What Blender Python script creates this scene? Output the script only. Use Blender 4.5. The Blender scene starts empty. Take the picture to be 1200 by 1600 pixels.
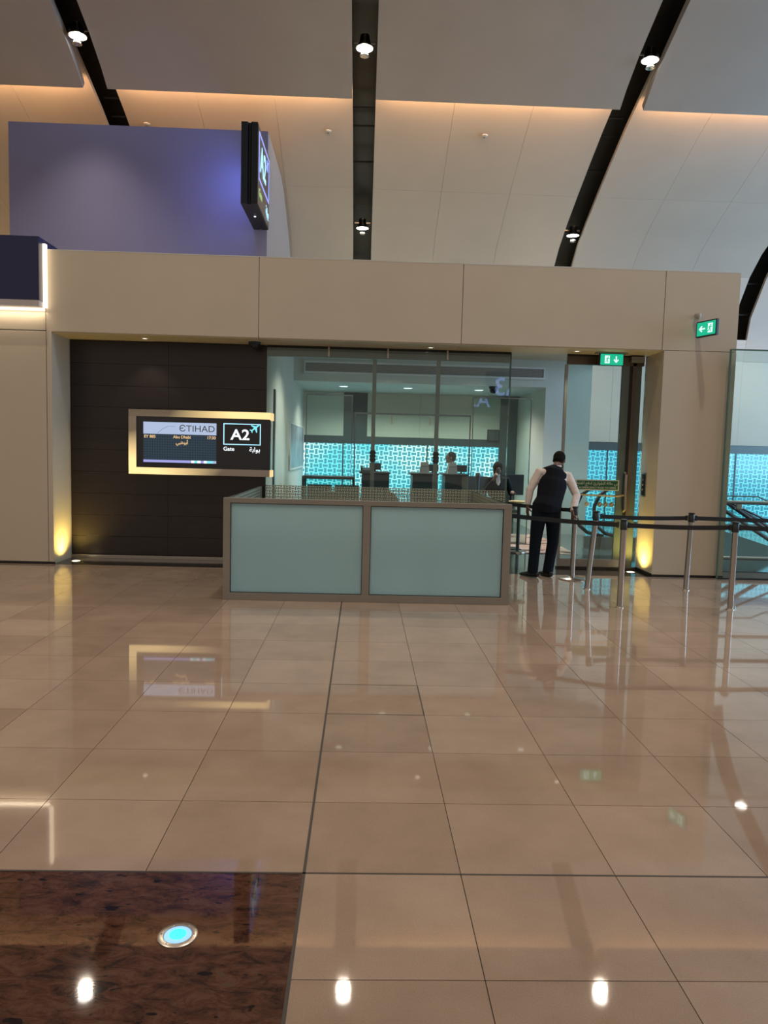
import bpy, bmesh, math, random
from mathutils import Vector, Matrix
random.seed(7)
sc = bpy.context.scene
C = sc.collection
PI = math.pi
EYE = 1.65

# ---------------------------------------------------------------- camera
cd = bpy.data.cameras.new('camera'); cam = bpy.data.objects.new('camera', cd); C.objects.link(cam); sc.camera = cam
cd.sensor_fit = 'VERTICAL'; cd.sensor_height = 36.0; cd.lens = 36.0 * 1160.0 / 1600.0
cd.clip_start = 0.05; cd.clip_end = 200
# rows: the camera's right, down and forward axes
R = Matrix(((0.99925986, -0.02833591, 0.02601539), (0.02354886, -0.08414907, -0.99617488), (0.03041669, 0.9960502, -0.08341951)))
cx, cy, cz = R[0], -R[1], -R[2]
cam.matrix_world = Matrix(((cx[0], cy[0], cz[0], 0), (cx[1], cy[1], cz[1], 0), (cx[2], cy[2], cz[2], EYE), (0, 0, 0, 1)))

# ---------------------------------------------------------------- world and view
w = bpy.data.worlds.new('world'); sc.world = w; w.use_nodes = True
bg = w.node_tree.nodes['Background']; bg.inputs[0].default_value = (1.0, 0.84, 0.70, 1); bg.inputs[1].default_value = 0.44
sc.view_settings.view_transform = 'Standard'; sc.view_settings.look = 'None'; sc.view_settings.gamma = 1
sc.view_settings.use_curve_mapping = False; sc.view_settings.exposure = 0.0
sc.cycles.use_denoising = True
sc.cycles.max_bounces = 10; sc.cycles.transparent_max_bounces = 24; sc.cycles.diffuse_bounces = 4; sc.cycles.glossy_bounces = 4
sc.cycles.sample_clamp_indirect = 4

def lamp(name, kind, loc, energy, color, target=None, **kw):
    l = bpy.data.lights.new(name, kind); o = bpy.data.objects.new(name, l); C.objects.link(o)
    l.energy = energy; l.color = color; o.location = loc
    for k, v in kw.items(): setattr(l, k, v)
    if target is not None:
        o.rotation_euler = (Vector(target) - Vector(loc)).to_track_quat('-Z', 'Y').to_euler()
    return o
# cool area lamp added out of view for bluish daylight on the right-hand panels
lamp('daylight_right', 'AREA', (15.5, 9.0, 5.0), 1700, (0.42, 0.68, 1.0), (6, 17, 6), shape='RECTANGLE', size=5, size_y=8)

# ---------------------------------------------------------------- materials
def newmat(name):
    m = bpy.data.materials.new(name); m.use_nodes = True
    nt = m.node_tree; b = nt.nodes['Principled BSDF']
    return m, nt, b
def mat(name, col, rough=0.5, metal=0.0, emit=None, es=0.0, noise=0.0, nscale=20.0, bump=0.0, coat=0.0, spec=0.5, stretch=None, bscale=None):
    m, nt, b = newmat(name)
    b.inputs['Base Color'].default_value = (*col, 1); b.inputs['Roughness'].default_value = rough
    b.inputs['Metallic'].default_value = metal; b.inputs['Coat Weight'].default_value = coat
    b.inputs['Specular IOR Level'].default_value = spec
    if emit: b.inputs['Emission Color'].default_value = (*emit, 1); b.inputs['Emission Strength'].default_value = es
    if noise or bump:
        g = nt.nodes.new('ShaderNodeNewGeometry'); mp = nt.nodes.new('ShaderNodeMapping')
        nt.links.new(g.outputs['Position'], mp.inputs[0])
        if stretch: mp.inputs['Scale'].default_value = stretch
        n = nt.nodes.new('ShaderNodeTexNoise'); n.inputs['Scale'].default_value = nscale; n.inputs['Detail'].default_value = 6
        nt.links.new(mp.outputs[0], n.inputs['Vector'])
        if noise:
            r = nt.nodes.new('ShaderNodeValToRGB')
            r.color_ramp.elements[0].position = 0.3; r.color_ramp.elements[1].position = 0.7
            r.color_ramp.elements[0].color = (*[c * (1 - noise) for c in col], 1); r.color_ramp.elements[1].color = (*[min(1, c * (1 + noise)) for c in col], 1)
            nt.links.new(n.outputs['Fac'], r.inputs[0]); nt.links.new(r.outputs[0], b.inputs['Base Color'])
        if bump:
            n2 = n
            if bscale:
                n2 = nt.nodes.new('ShaderNodeTexNoise'); n2.inputs['Scale'].default_value = bscale; n2.inputs['Detail'].default_value = 3
                nt.links.new(mp.outputs[0], n2.inputs['Vector'])
            bp = nt.nodes.new('ShaderNodeBump'); bp.inputs['Strength'].default_value = bump; bp.inputs['Distance'].default_value = 0.002
            nt.links.new(n2.outputs['Fac'], bp.inputs['Height']); nt.links.new(bp.outputs[0], b.inputs['Normal'])
    return m
def glow(name, col, s):
    return mat(name, (0.02, 0.02, 0.02), 0.4, emit=col, es=s)
def glassmat(name, tint, ior=1.45, rough=0.0, haze=0.0, hazecol=(0.5, 0.6, 0.58)):
    m = bpy.data.materials.new(name); m.use_nodes = True; nt = m.node_tree
    for n in list(nt.nodes):
        if n.type == 'BSDF_PRINCIPLED': nt.nodes.remove(n)
    out = [n for n in nt.nodes if n.type == 'OUTPUT_MATERIAL'][0]
    tr = nt.nodes.new('ShaderNodeBsdfTransparent'); tr.inputs[0].default_value = (*tint, 1)
    gl = nt.nodes.new('ShaderNodeBsdfGlossy'); gl.inputs['Roughness'].default_value = rough
    fr = nt.nodes.new('ShaderNodeFresnel'); fr.inputs[0].default_value = ior
    mx = nt.nodes.new('ShaderNodeMixShader')
    nt.links.new(fr.outputs[0], mx.inputs[0]); nt.links.new(tr.outputs[0], mx.inputs[1]); nt.links.new(gl.outputs[0], mx.inputs[2])
    last = mx
    if haze:
        df = nt.nodes.new('ShaderNodeBsdfDiffuse'); df.inputs[0].default_value = (*hazecol, 1)
        m2 = nt.nodes.new('ShaderNodeMixShader'); m2.inputs[0].default_value = haze
        nt.links.new(mx.outputs[0], m2.inputs[1]); nt.links.new(df.outputs[0], m2.inputs[2]); last = m2
    nt.links.new(last.outputs[0], out.inputs[0])
    return m

def math_node(nt, op, a, b=None):
    n = nt.nodes.new('ShaderNodeMath'); n.operation = op
    for i, v in enumerate((a, b)):
        if v is None: continue
        if isinstance(v, (int, float)): n.inputs[i].default_value = v
        else: nt.links.new(v, n.inputs[i])
    return n.outputs[0]
def lattice_fac(nt, u, v, cell, amp=0.17, t=0.085):
    """1 on the lines between interlocking hourglass shapes, 0 inside them"""
    x = math_node(nt, 'DIVIDE', u, cell); y = math_node(nt, 'DIVIDE', v, cell)
    px = math_node(nt, 'MULTIPLY', x, PI); py = math_node(nt, 'MULTIPLY', y, PI)
    a = math_node(nt, 'MULTIPLY', math_node(nt, 'MULTIPLY', math_node(nt, 'SINE', px), math_node(nt, 'COSINE', py)), amp)
    b = math_node(nt, 'MULTIPLY', math_node(nt, 'MULTIPLY', math_node(nt, 'COSINE', px), math_node(nt, 'SINE', py)), amp)
    xx = math_node(nt, 'ADD', x, a); yy = math_node(nt, 'SUBTRACT', y, b)
    dx = math_node(nt, 'ABSOLUTE', math_node(nt, 'SUBTRACT', math_node(nt, 'FRACT', xx), 0.5))
    dy = math_node(nt, 'ABSOLUTE', math_node(nt, 'SUBTRACT', math_node(nt, 'FRACT', yy), 0.5))
    d = math_node(nt, 'MINIMUM', dx, dy)
    mr = nt.nodes.new('ShaderNodeMapRange'); mr.inputs[1].default_value = t; mr.inputs[2].default_value = t + 0.06
    mr.inputs[3].default_value = 1; mr.inputs[4].default_value = 0
    nt.links.new(d, mr.inputs[0]); return mr.outputs[0]

def lattice_window_mat(name, c0, c1, dark, t, st):
    # daylit glazing behind a printed mashrabiya pattern: the daylight outside is what gives off the light
    m, nt, b = newmat(name)
    g = nt.nodes.new('ShaderNodeNewGeometry'); s = nt.nodes.new('ShaderNodeSeparateXYZ'); nt.links.new(g.outputs['Position'], s.inputs[0])
    f = lattice_fac(nt, s.outputs[0], s.outputs[2], 0.112, 0.17, t)
    n = nt.nodes.new('ShaderNodeTexNoise'); n.inputs['Scale'].default_value = 0.9; n.inputs['Detail'].default_value = 2
    nt.links.new(g.outputs['Position'], n.inputs['Vector'])
    r = nt.nodes.new('ShaderNodeValToRGB'); r.color_ramp.elements[0].position = 0.42; r.color_ramp.elements[1].position = 0.62
    r.color_ramp.elements[0].color = (*c0, 1); r.color_ramp.elements[1].color = (*c1, 1)
    nt.links.new(n.outputs['Fac'], r.inputs[0])
    d = nt.nodes.new('ShaderNodeMix'); d.data_type = 'RGBA'; d.inputs[6].default_value = (*dark, 1); nt.links.new(f, d.inputs[0]); nt.links.new(r.outputs[0], d.inputs[7])
    nt.links.new(d.outputs[2], b.inputs['Emission Color']); b.inputs['Emission Strength'].default_value = st
    b.inputs['Base Color'].default_value = (0.05, 0.12, 0.13, 1); b.inputs['Roughness'].default_value = 0.15
    return m
def film_mat():
    # printed manifestation film: beige hourglass dots, clear between them
    m = bpy.data.materials.new('printed_film'); m.use_nodes = True; nt = m.node_tree
    b = nt.nodes['Principled BSDF']; out = [n for n in nt.nodes if n.type == 'OUTPUT_MATERIAL'][0]
    b.inputs['Base Color'].default_value = (0.34, 0.36, 0.28, 1); b.inputs['Roughness'].default_value = 0.6
    g = nt.nodes.new('ShaderNodeNewGeometry'); s = nt.nodes.new('ShaderNodeSeparateXYZ'); nt.links.new(g.outputs['Position'], s.inputs[0])
    u = math_node(nt, 'ADD', s.outputs[0], s.outputs[1])
    f = lattice_fac(nt, u, s.outputs[2], 0.041, 0.17, 0.10)
    tr = nt.nodes.new('ShaderNodeBsdfTransparent'); mx = nt.nodes.new('ShaderNodeMixShader')
    nt.links.new(f, mx.inputs[0]); nt.links.new(b.outputs[0], mx.inputs[1]); nt.links.new(tr.outputs[0], mx.inputs[2]); nt.links.new(mx.outputs[0], out.inputs[0])
    return m
def tile_mat():
    m, nt, b = newmat('polished_beige_stone')
    g = nt.nodes.new('ShaderNodeNewGeometry'); oi = nt.nodes.new('ShaderNodeObjectInfo')
    n = nt.nodes.new('ShaderNodeTexNoise'); n.inputs['Scale'].default_value = 2.2; n.inputs['Detail'].default_value = 8; n.inputs['Roughness'].default_value = 0.62
    nt.links.new(g.outputs['Position'], n.inputs['Vector'])
    n3 = nt.nodes.new('ShaderNodeTexNoise'); n3.inputs['Scale'].default_value = 170; n3.inputs['Detail'].default_value = 2
    nt.links.new(g.outputs['Position'], n3.inputs['Vector'])
    v = math_node(nt, 'ADD', math_node(nt, 'MULTIPLY', n.outputs['Fac'], 0.62), math_node(nt, 'MULTIPLY', oi.outputs['Random'], 0.20))
    v = math_node(nt, 'ADD', v, math_node(nt, 'MULTIPLY', n3.outputs['Fac'], 0.34))
    r = nt.nodes.new('ShaderNodeValToRGB'); r.color_ramp.elements[0].position = 0.30; r.color_ramp.elements[1].position = 0.86
    r.color_ramp.elements[0].color = (0.230, 0.163, 0.119, 1); r.color_ramp.elements[1].color = (0.40, 0.300, 0.230, 1)
    nt.links.new(v, r.inputs[0]); nt.links.new(r.outputs[0], b.inputs['Base Color'])
    b.inputs['Roughness'].default_value = 0.028; b.inputs['Specular IOR Level'].default_value = 0.72
    bp = nt.nodes.new('ShaderNodeBump'); bp.inputs['Strength'].default_value = 0.02; bp.inputs['Distance'].default_value = 0.0006
    nt.links.new(n3.outputs['Fac'], bp.inputs['Height']); nt.links.new(bp.outputs[0], b.inputs['Normal'])
    return m
def granite_mat():
    m, nt, b = newmat('polished_brown_granite')
    g = nt.nodes.new('ShaderNodeNewGeometry')
    mp = nt.nodes.new('ShaderNodeMapping'); mp.inputs['Rotation'].default_value = (0, 0, 0.5); mp.inputs['Scale'].default_value = (1.0, 2.2, 1)
    nt.links.new(g.outputs['Position'], mp.inputs[0])
    n = nt.nodes.new('ShaderNodeTexNoise'); n.inputs['Scale'].default_value = 9; n.inputs['Detail'].default_value = 10; n.inputs['Roughness'].default_value = 0.78; n.inputs['Distortion'].default_value = 0.7
    nt.links.new(mp.outputs[0], n.inputs['Vector'])
    r = nt.nodes.new('ShaderNodeValToRGB'); e = r.color_ramp.elements
    e[0].position = 0.36; e[0].color = (0.010, 0.007, 0.008, 1); e[1].position = 0.44; e[1].color = (0.045, 0.020, 0.013, 1)
    for p, c in ((0.52, (0.075, 0.032, 0.020, 1)), (0.60, (0.10, 0.050, 0.032, 1)), (0.66, (0.055, 0.045, 0.030, 1)), (0.75, (0.14, 0.10, 0.065, 1))):
        x = e.new(p); x.color = c
    nt.links.new(n.outputs['Fac'], r.inputs[0]); v = nt.nodes.new('ShaderNodeTexNoise'); v.inputs['Scale'].default_value = 13; v.inputs['Detail'].default_value = 1.5; nt.links.new(mp.outputs[0], v.inputs['Vector'])
    mr = nt.nodes.new('ShaderNodeMapRange'); mr.inputs[1].default_value = 0.67; mr.inputs[2].default_value = 0.70; nt.links.new(v.outputs['Fac'], mr.inputs[0])
    mi = nt.nodes.new('ShaderNodeMix'); mi.data_type = 'RGBA'; mi.inputs[7].default_value = (0.008, 0.006, 0.007, 1); nt.links.new(mr.outputs[0], mi.inputs[0]); nt.links.new(r.outputs[0], mi.inputs[6]); nt.links.new(mi.outputs[2], b.inputs['Base Color'])
    b.inputs['Roughness'].default_value = 0.03
    return m
def frosted_mat():
    m = bpy.data.materials.new('frosted_glass'); m.use_nodes = True; nt = m.node_tree
    b = nt.nodes['Principled BSDF']; out = [n for n in nt.nodes if n.type == 'OUTPUT_MATERIAL'][0]
    b.inputs['Base Color'].default_value = (0.46, 0.68, 0.77, 1); b.inputs['Roughness'].default_value = 0.28
    t = nt.nodes.new('ShaderNodeBsdfTranslucent'); t.inputs[0].default_value = (0.75, 0.92, 0.95, 1)
    mx = nt.nodes.new('ShaderNodeMixShader'); mx.inputs[0].default_value = 0.5
    nt.links.new(b.outputs[0], mx.inputs[1]); nt.links.new(t.outputs[0], mx.inputs[2]); nt.links.new(mx.outputs[0], out.inputs[0])
    return m
def carpet_mat():
    m, nt, b = newmat('patterned_carpet')
    g = nt.nodes.new('ShaderNodeNewGeometry'); mp = nt.nodes.new('ShaderNodeMapping'); mp.inputs['Scale'].default_value = (0.6, 1.6, 1)
    nt.links.new(g.outputs['Position'], mp.inputs[0])
    n = nt.nodes.new('ShaderNodeTexNoise'); n.inputs['Scale'].default_value = 2.4; n.inputs['Distortion'].default_value = 1.0
    nt.links.new(mp.outputs[0], n.inputs['Vector'])
    r = nt.nodes.new('ShaderNodeValToRGB'); e = r.color_ramp.elements; e[0].position = 0.40; e[0].color = (0.07, 0.05, 0.045, 1); e[1].position = 0.47; e[1].color = (0.42, 0.26, 0.19, 1)
    x = e.new(0.6); x.color = (0.42, 0.34, 0.28, 1)
    nt.links.new(n.outputs['Fac'], r.inputs[0]); nt.links.new(r.outputs[0], b.inputs['Base Color']); b.inputs['Roughness'].default_value = 0.95
    return m

M = dict(
    ceil=mat('warm_taupe_ceiling', (0.37, 0.325, 0.28), 0.55, noise=0.03, nscale=1.5),
    vault=mat('pale_wall_panel', (0.46, 0.41, 0.345), 0.5, noise=0.03, nscale=1.2),
    black=mat('matt_black', (0.012, 0.011, 0.010), 0.55),
    slot=mat('slot_backing', (0.028, 0.026, 0.023), 0.35),
    header=mat('cream_glass_panel', (0.56, 0.49, 0.39), 0.28, noise=0.02, nscale=2, spec=0.4),
    soffit=mat('cream_soffit', (0.55, 0.47, 0.33), 0.45),
    gap=mat('panel_joint', (0.36, 0.33, 0.28), 0.6),
    wood=mat('dark_wenge_veneer', (0.014, 0.009, 0.0085), 0.33, noise=0.35, nscale=9, stretch=(0.35, 1, 9), bump=0.15),
    plinth=mat('black_stone', (0.018, 0.016, 0.015), 0.12),
    steel=mat('brushed_steel', (0.42, 0.38, 0.34), 0.28, 1.0),
    bronze=mat('bronze_anodised_frame', (0.29, 0.275, 0.25), 0.38, 0.6, noise=0.04, nscale=60, stretch=(0.2, 1, 6)),
    grey=mat('grey_metal', (0.24, 0.255, 0.24), 0.4, 0.3),
    dgrey=mat('dark_grey_metal', (0.035, 0.04, 0.042), 0.4, 0.4),
    white=mat('white_paint', (0.62, 0.62, 0.58), 0.5),
    inner=mat('pale_grey_green_panel', (0.50, 0.52, 0.45), 0.5, noise=0.03, nscale=1.4),
    band=mat('dark_teal_band', (0.030, 0.055, 0.065), 0.35),
    glass=glassmat('clear_green_glass', (0.93, 0.985, 0.97), ior=1.38),
    glass_edge=mat('glass_edge', (0.08, 0.15, 0.13), 0.2),
    glass_side=glassmat('tinted_glass', (0.88, 0.96, 0.94), ior=1.38, haze=0.008),
    lattice=lattice_window_mat('printed_daylit_glass', (0.15, 0.80, 0.95), (0.24, 0.90, 1.0), (0.02, 0.25, 0.42), 0.085, 1.05), lattice2=lattice_window_mat('printed_daylit_glass_reflection', (0.22, 0.84, 0.95), (0.88, 1.0, 0.93), (0.035, 0.30, 0.42), 0.12, 1.3), film=film_mat(), tile=tile_mat(), granite=granite_mat(), frosted=frosted_mat(), carpet=carpet_mat(),  # lattice2 is whiter: the facade's reflection is put into its glow
    joint=mat('dark_joint', (0.03, 0.022, 0.018), 0.6),
    lavender=mat('lavender_lit_panel', (0.235, 0.235, 0.40), 0.4, noise=0.02, nscale=1), palegrey=mat('pale_grey_panel', (0.36, 0.36, 0.38), 0.45),  # lavender front colour stands for violet sign light on a pale box
    navy=mat('navy_panel', (0.012, 0.016, 0.075), 0.35), ledge=mat('pale_ledge', (0.5, 0.46, 0.46), 0.5),
    navysign=mat('dark_navy_casing', (0.006, 0.010, 0.018), 0.5),
    led=glow('warm_led', (1.0, 0.80, 0.55), 2.6), cove=glow('cove_led', (1.0, 0.62, 0.30), 3.0), lens=glow('lamp_lens', (1.0, 0.97, 0.90), 14),
    downlight=glow('downlight_lens', (1.0, 0.88, 0.70), 2.5), loungelens=glow('lounge_lens', (1.0, 0.93, 0.80), 1.3), uplight=glow('yellow_lens', (1.0, 0.88, 0.55), 8), cyan=glow('cyan_lens', (0.02, 0.85, 1.0), 1.6), cyan2=glow('pale_blue_lens', (0.30, 0.62, 1.0), 1.2),
    silver=mat('silver_reflector', (0.75, 0.72, 0.66), 0.15, 1.0),
    exitgreen=glow('exit_green', (0.0, 0.50, 0.27), 1.0), exitwhite=glow('exit_white', (0.75, 1.0, 0.92), 1.1),
    signgreen=mat('dark_green_sign', (0.002, 0.075, 0.045), 0.5), signcream=mat('cream_lettering', (0.50, 0.55, 0.46), 0.6),
    brass=mat('brass_bar', (0.62, 0.50, 0.30), 0.3, 0.9), screen=mat('black_screen', (0.012, 0.014, 0.020), 0.12),
    blueline=glow('blue_white_lit', (0.42, 0.80, 1.0), 1.3), whitelit=glow('white_lit', (0.9, 0.96, 1.0), 1.15), tealit=glow('teal_lit', (0.25, 0.85, 0.95), 1.0), violet=glow('violet_lit', (0.28, 0.36, 1.0), 1.3),
    limelit=glow('lime_lit', (0.45, 0.7, 0.25), 0.8), orange=glow('amber_lit', (0.95, 0.62, 0.30), 0.9), strip=glow('screen_header_lit', (0.42, 0.52, 0.72), 1.0), lilac=glow('lilac_lit', (0.36, 0.36, 0.78), 1.0),
    greytext=mat('grey_lettering', (0.12, 0.12, 0.13), 0.6),
    belt=mat('black_belt_webbing', (0.010, 0.013, 0.017), 0.55), rubber=mat('black_rubber', (0.012, 0.014, 0.016), 0.45),
    podium=mat('dark_grey_podium', (0.030, 0.045, 0.048), 0.4), tan=mat('tan_laminate', (0.20, 0.19, 0.14), 0.5), card=mat('beige_card', (0.42, 0.38, 0.32), 0.7),
    fabric=mat('grey_beige_fabric', (0.16, 0.15, 0.12), 0.9), skin=mat('brown_skin', (0.115, 0.055, 0.034), 0.5), hair=mat('black_hair', (0.008, 0.007, 0.006), 0.8, spec=0.1),
    shirt=mat('white_cotton_shirt', (0.60, 0.52, 0.48), 0.8, noise=0.10, nscale=9, bump=1.0, stretch=(1, 1, 2.2)), vest=mat('black_waistcoat_cloth', (0.006, 0.007, 0.011), 0.9, spec=0.15), trouser=mat('black_trouser_cloth', (0.005, 0.009, 0.015), 0.9, spec=0.15),
    suit=mat('dark_suit_cloth', (0.008, 0.015, 0.017), 0.9, spec=0.15), greyshirt=mat('grey_shirt', (0.16, 0.20, 0.20), 0.8), shoe=mat('black_leather', (0.008, 0.008, 0.009), 0.35), eye=mat('eye_white', (0.5, 0.48, 0.45), 0.3),
    picture=mat('grey_blue_artwork', (0.22, 0.28, 0.30), 0.4, noise=0.5, nscale=2.2), mesh=mat('grey_green_perforated_sheet', (0.115, 0.165, 0.145), 0.5, 0.2),
    wood2=mat('warm_seat', (0.55, 0.45, 0.22), 0.5),
)
def screen_mat():
    m, nt, b = newmat('flight_display')
    g = nt.nodes.new('ShaderNodeNewGeometry'); s = nt.nodes.new('ShaderNodeSeparateXYZ'); nt.links.new(g.outputs['Position'], s.inputs[0])
    f = lattice_fac(nt, s.outputs[0], s.outputs[2], 0.035, 0.2, 0.13)
    d = nt.nodes.new('ShaderNodeMix'); d.data_type = 'RGBA'; d.inputs[6].default_value = (0.006, 0.018, 0.035, 1); d.inputs[7].default_value = (0.018, 0.045, 0.065, 1)
    nt.links.new(f, d.inputs[0]); nt.links.new(d.outputs[2], b.inputs['Emission Color']); b.inputs['Emission Strength'].default_value = 1
    b.inputs['Base Color'].default_value = (0.01, 0.012, 0.015, 1); b.inputs['Roughness'].default_value = 0.15
    return m
M['display'] = screen_mat()
def frame_glow_mat():
    # backlit acrylic frame: the lamps inside it are not all equally bright
    m, nt, b = newmat('backlit_acrylic')
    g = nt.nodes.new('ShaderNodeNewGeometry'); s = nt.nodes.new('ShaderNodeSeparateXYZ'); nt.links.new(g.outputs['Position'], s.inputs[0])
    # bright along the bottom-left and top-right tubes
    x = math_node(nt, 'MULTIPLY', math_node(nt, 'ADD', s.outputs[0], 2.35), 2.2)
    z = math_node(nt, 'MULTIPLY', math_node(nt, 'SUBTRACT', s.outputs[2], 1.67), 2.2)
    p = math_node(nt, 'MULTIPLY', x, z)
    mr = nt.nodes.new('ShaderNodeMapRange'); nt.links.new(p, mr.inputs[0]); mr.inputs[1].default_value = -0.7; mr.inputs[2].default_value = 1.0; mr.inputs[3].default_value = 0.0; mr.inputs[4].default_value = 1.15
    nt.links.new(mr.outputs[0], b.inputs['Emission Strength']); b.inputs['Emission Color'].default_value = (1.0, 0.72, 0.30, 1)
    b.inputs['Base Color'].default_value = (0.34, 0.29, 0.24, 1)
    return m
M['frameglow'] = frame_glow_mat()

# ---------------------------------------------------------------- mesh helpers (world coordinates, metres)
def B(): return bmesh.new()
def box(bm, x0, x1, y0, y1, z0, z1, bev=0.0):
    vs = [bm.verts.new((x, y, z)) for x in (x0, x1) for y in (y0, y1) for z in (z0, z1)]
    q = [(0, 1, 3, 2), (4, 6, 7, 5), (0, 4, 5, 1), (2, 3, 7, 6), (0, 2, 6, 4), (1, 5, 7, 3)]
    fs = [bm.faces.new([vs[i] for i in f]) for f in q]
    if bev:
        es = list({e for f in fs for e in f.edges}); bmesh.ops.bevel(bm, geom=es, offset=bev, segments=2, affect='EDGES', profile=0.6)
    return bm
def frame_axes(d):
    d = d.normalized(); up = Vector((0, 0, 1)) if abs(d.z) < 0.95 else Vector((0, 1, 0))
    a = d.cross(up).normalized(); return a, d.cross(a).normalized()
def tube(bm, pts, r, seg=10, cap=True, closed=False):
    pts = [Vector(p) for p in pts]; rr = r if isinstance(r, (list, tuple)) else [r] * len(pts)
    rings = []
    a = None
    for i, p in enumerate(pts):
        if closed: d = pts[(i + 1) % len(pts)] - pts[i - 1]
        else: d = pts[min(i + 1, len(pts) - 1)] - pts[max(i - 1, 0)]
        d.normalize()
        if a is None: a, b = frame_axes(d)
        else:
            a = (a - d * a.dot(d)).normalized(); b = d.cross(a)
        rings.append([bm.verts.new(p + (a * math.cos(2 * PI * k / seg) + b * math.sin(2 * PI * k / seg)) * rr[i]) for k in range(seg)])
    n = len(rings)
    for i in range(n if closed else n - 1):
        A, Bq = rings[i], rings[(i + 1) % n]
        for k in range(seg): bm.faces.new((A[k], A[(k + 1) % seg], Bq[(k + 1) % seg], Bq[k]))
    if cap and not closed: bm.faces.new(rings[0][::-1]); bm.faces.new(rings[-1])
    return bm
def lathe(bm, prof, c=(0, 0, 0), seg=24, axis='z'):
    c = Vector(c); rings = []
    for r, h in prof:
        rings.append([bm.verts.new(c + (Vector((r * math.cos(t), r * math.sin(t), h)) if axis == 'z' else Vector((r * math.cos(t), h, r * math.sin(t))))) for t in [2 * PI * k / seg for k in range(seg)]])
    for A, D in zip(rings, rings[1:]):
        for k in range(seg): bm.faces.new((A[k], A[(k + 1) % seg], D[(k + 1) % seg], D[k]))
    bm.faces.new(rings[0][::-1]); bm.faces.new(rings[-1])
    return bm
def prism(bm, poly, axis, a0, a1):
    """poly: 2-D points in the plane across AXIS ('x': (y,z), 'y': (x,z), 'z': (x,y)), extruded from a0 to a1"""
    def P(p, a): return {'x': (a, p[0], p[1]), 'y': (p[0], a, p[1]), 'z': (p[0], p[1], a)}[axis]
    A = [bm.verts.new(P(p, a0)) for p in poly]; D = [bm.verts.new(P(p, a1)) for p in poly]
    n = len(poly)
    bm.faces.new(A[::-1]); bm.faces.new(D)
    for k in range(n): bm.faces.new((A[k], A[(k + 1) % n], D[(k + 1) % n], D[k]))
    return bm
def ribbon(bm, prof, th, x0, x1):
    """slab following a (y,z) profile, thickness th away from the hall, between x0 and x1"""
    outer = []
    for i, p in enumerate(prof):
        q0 = Vector(prof[max(i - 1, 0)]); q1 = Vector(prof[min(i + 1, len(prof) - 1)]); d = (q1 - q0).normalized()
        n = Vector((d.y, -d.x))
        if n.y < -0.01 or (abs(n.y) < 0.3 and n.x < 0): n = -n
        outer.append((p[0] + n.x * th, p[1] + n.y * th))
    def P(x, p): return bm.verts.new((x, p[0], p[1]))
    a = [P(x0, p) for p in prof]; b = [P(x1, p) for p in prof]; c = [P(x0, p) for p in outer]; d = [P(x1, p) for p in outer]
    for i in range(len(prof) - 1):
        bm.faces.new((a[i], a[i + 1], b[i + 1], b[i])); bm.faces.new((c[i], d[i], d[i + 1], c[i + 1]))
        bm.faces.new((a[i], c[i], c[i + 1], a[i + 1])); bm.faces.new((b[i], b[i + 1], d[i + 1], d[i]))
    bm.faces.new((a[0], b[0], d[0], c[0])); bm.faces.new((a[-1], c[-1], d[-1], b[-1]))
    return bm
def wloc(o):
    v = Vector((0, 0, 0))
    while o: v += o.location; o = o.parent
    return v
def tagd(o, label=None, cat=None, group=None, kind=None):
    for k, v in (('label', label), ('category', cat), ('group', group), ('kind', kind)):
        if v: o[k] = v
    return o
def obj(name, bm, material, parent=None, label=None, cat=None, group=None, kind=None, smooth=False, loc=None):
    me = bpy.data.meshes.new(name)
    bmesh.ops.recalc_face_normals(bm, faces=bm.faces[:]); bm.to_mesh(me); bm.free()
    off = wloc(parent) if parent else Vector((0, 0, 0))
    o = bpy.data.objects.new(name, me); C.objects.link(o)
    if loc is not None and parent is None: o.location = loc; off = Vector(loc)
    if off.length: me.transform(Matrix.Translation(-off))
    if parent: o.parent = parent
    me.materials.append(M[material] if isinstance(material, str) else material)
    if smooth:
        me.polygons.foreach_set('use_smooth', [True] * len(me.polygons)); me.set_sharp_from_angle(angle=math.radians(40))
    return tagd(o, label, cat, group, kind)
def empty(name, loc, label, cat, group=None):
    o = bpy.data.objects.new(name, None); C.objects.link(o); o.location = loc; o.empty_display_size = 0.1
    return tagd(o, label, cat, group)
def copy_tree(o, parent=None, loc=None):
    c = o.copy(); C.objects.link(c)
    if parent: c.parent = parent
    if loc is not None: c.location = loc
    for ch in list(o.children): copy_tree(ch, c)
    return c
def text(name, body, size, material, loc, parent, face='-y', align='CENTER', stretch=1.0, bold=0.0, flip=False):
    cu = bpy.data.curves.new(name, 'FONT'); cu.body = body; cu.size = size; cu.align_x = align; cu.align_y = 'CENTER'; cu.extrude = 0.0015; cu.offset = bold
    cu.resolution_u = 3
    cu.materials.append(M[material])
    t_ = bpy.data.objects.new(name + '_curve', cu); C.objects.link(t_)
    me = bpy.data.meshes.new_from_object(t_.evaluated_get(bpy.context.evaluated_depsgraph_get()))
    bpy.data.objects.remove(t_); bpy.data.curves.remove(cu); me.name = name
    o = bpy.data.objects.new(name, me); C.objects.link(o); o.parent = parent
    me.transform(Matrix.Diagonal((stretch, 1, 1, 1))); o.location = Vector(loc) - wloc(parent)
    o.rotation_euler = {'-y': (PI / 2, 0, 0), '+x': (PI / 2, 0, PI / 2), '-x': (PI / 2, 0, -PI / 2), '+y': (PI / 2, 0, PI)}[face]
    return o
def rtl(*words): return ' '.join(''.join(chr(c) for c in wd[::-1]) for wd in words[::-1])
AR_GATE = rtl([0xFE91, 0xFEEE, 0xFE8D, 0xFE91, 0xFE94])
AR_CITY = rtl([0xFE83, 0xFE91, 0xFEEE, 0xFEC7, 0xFE92, 0xFEF2])
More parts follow.
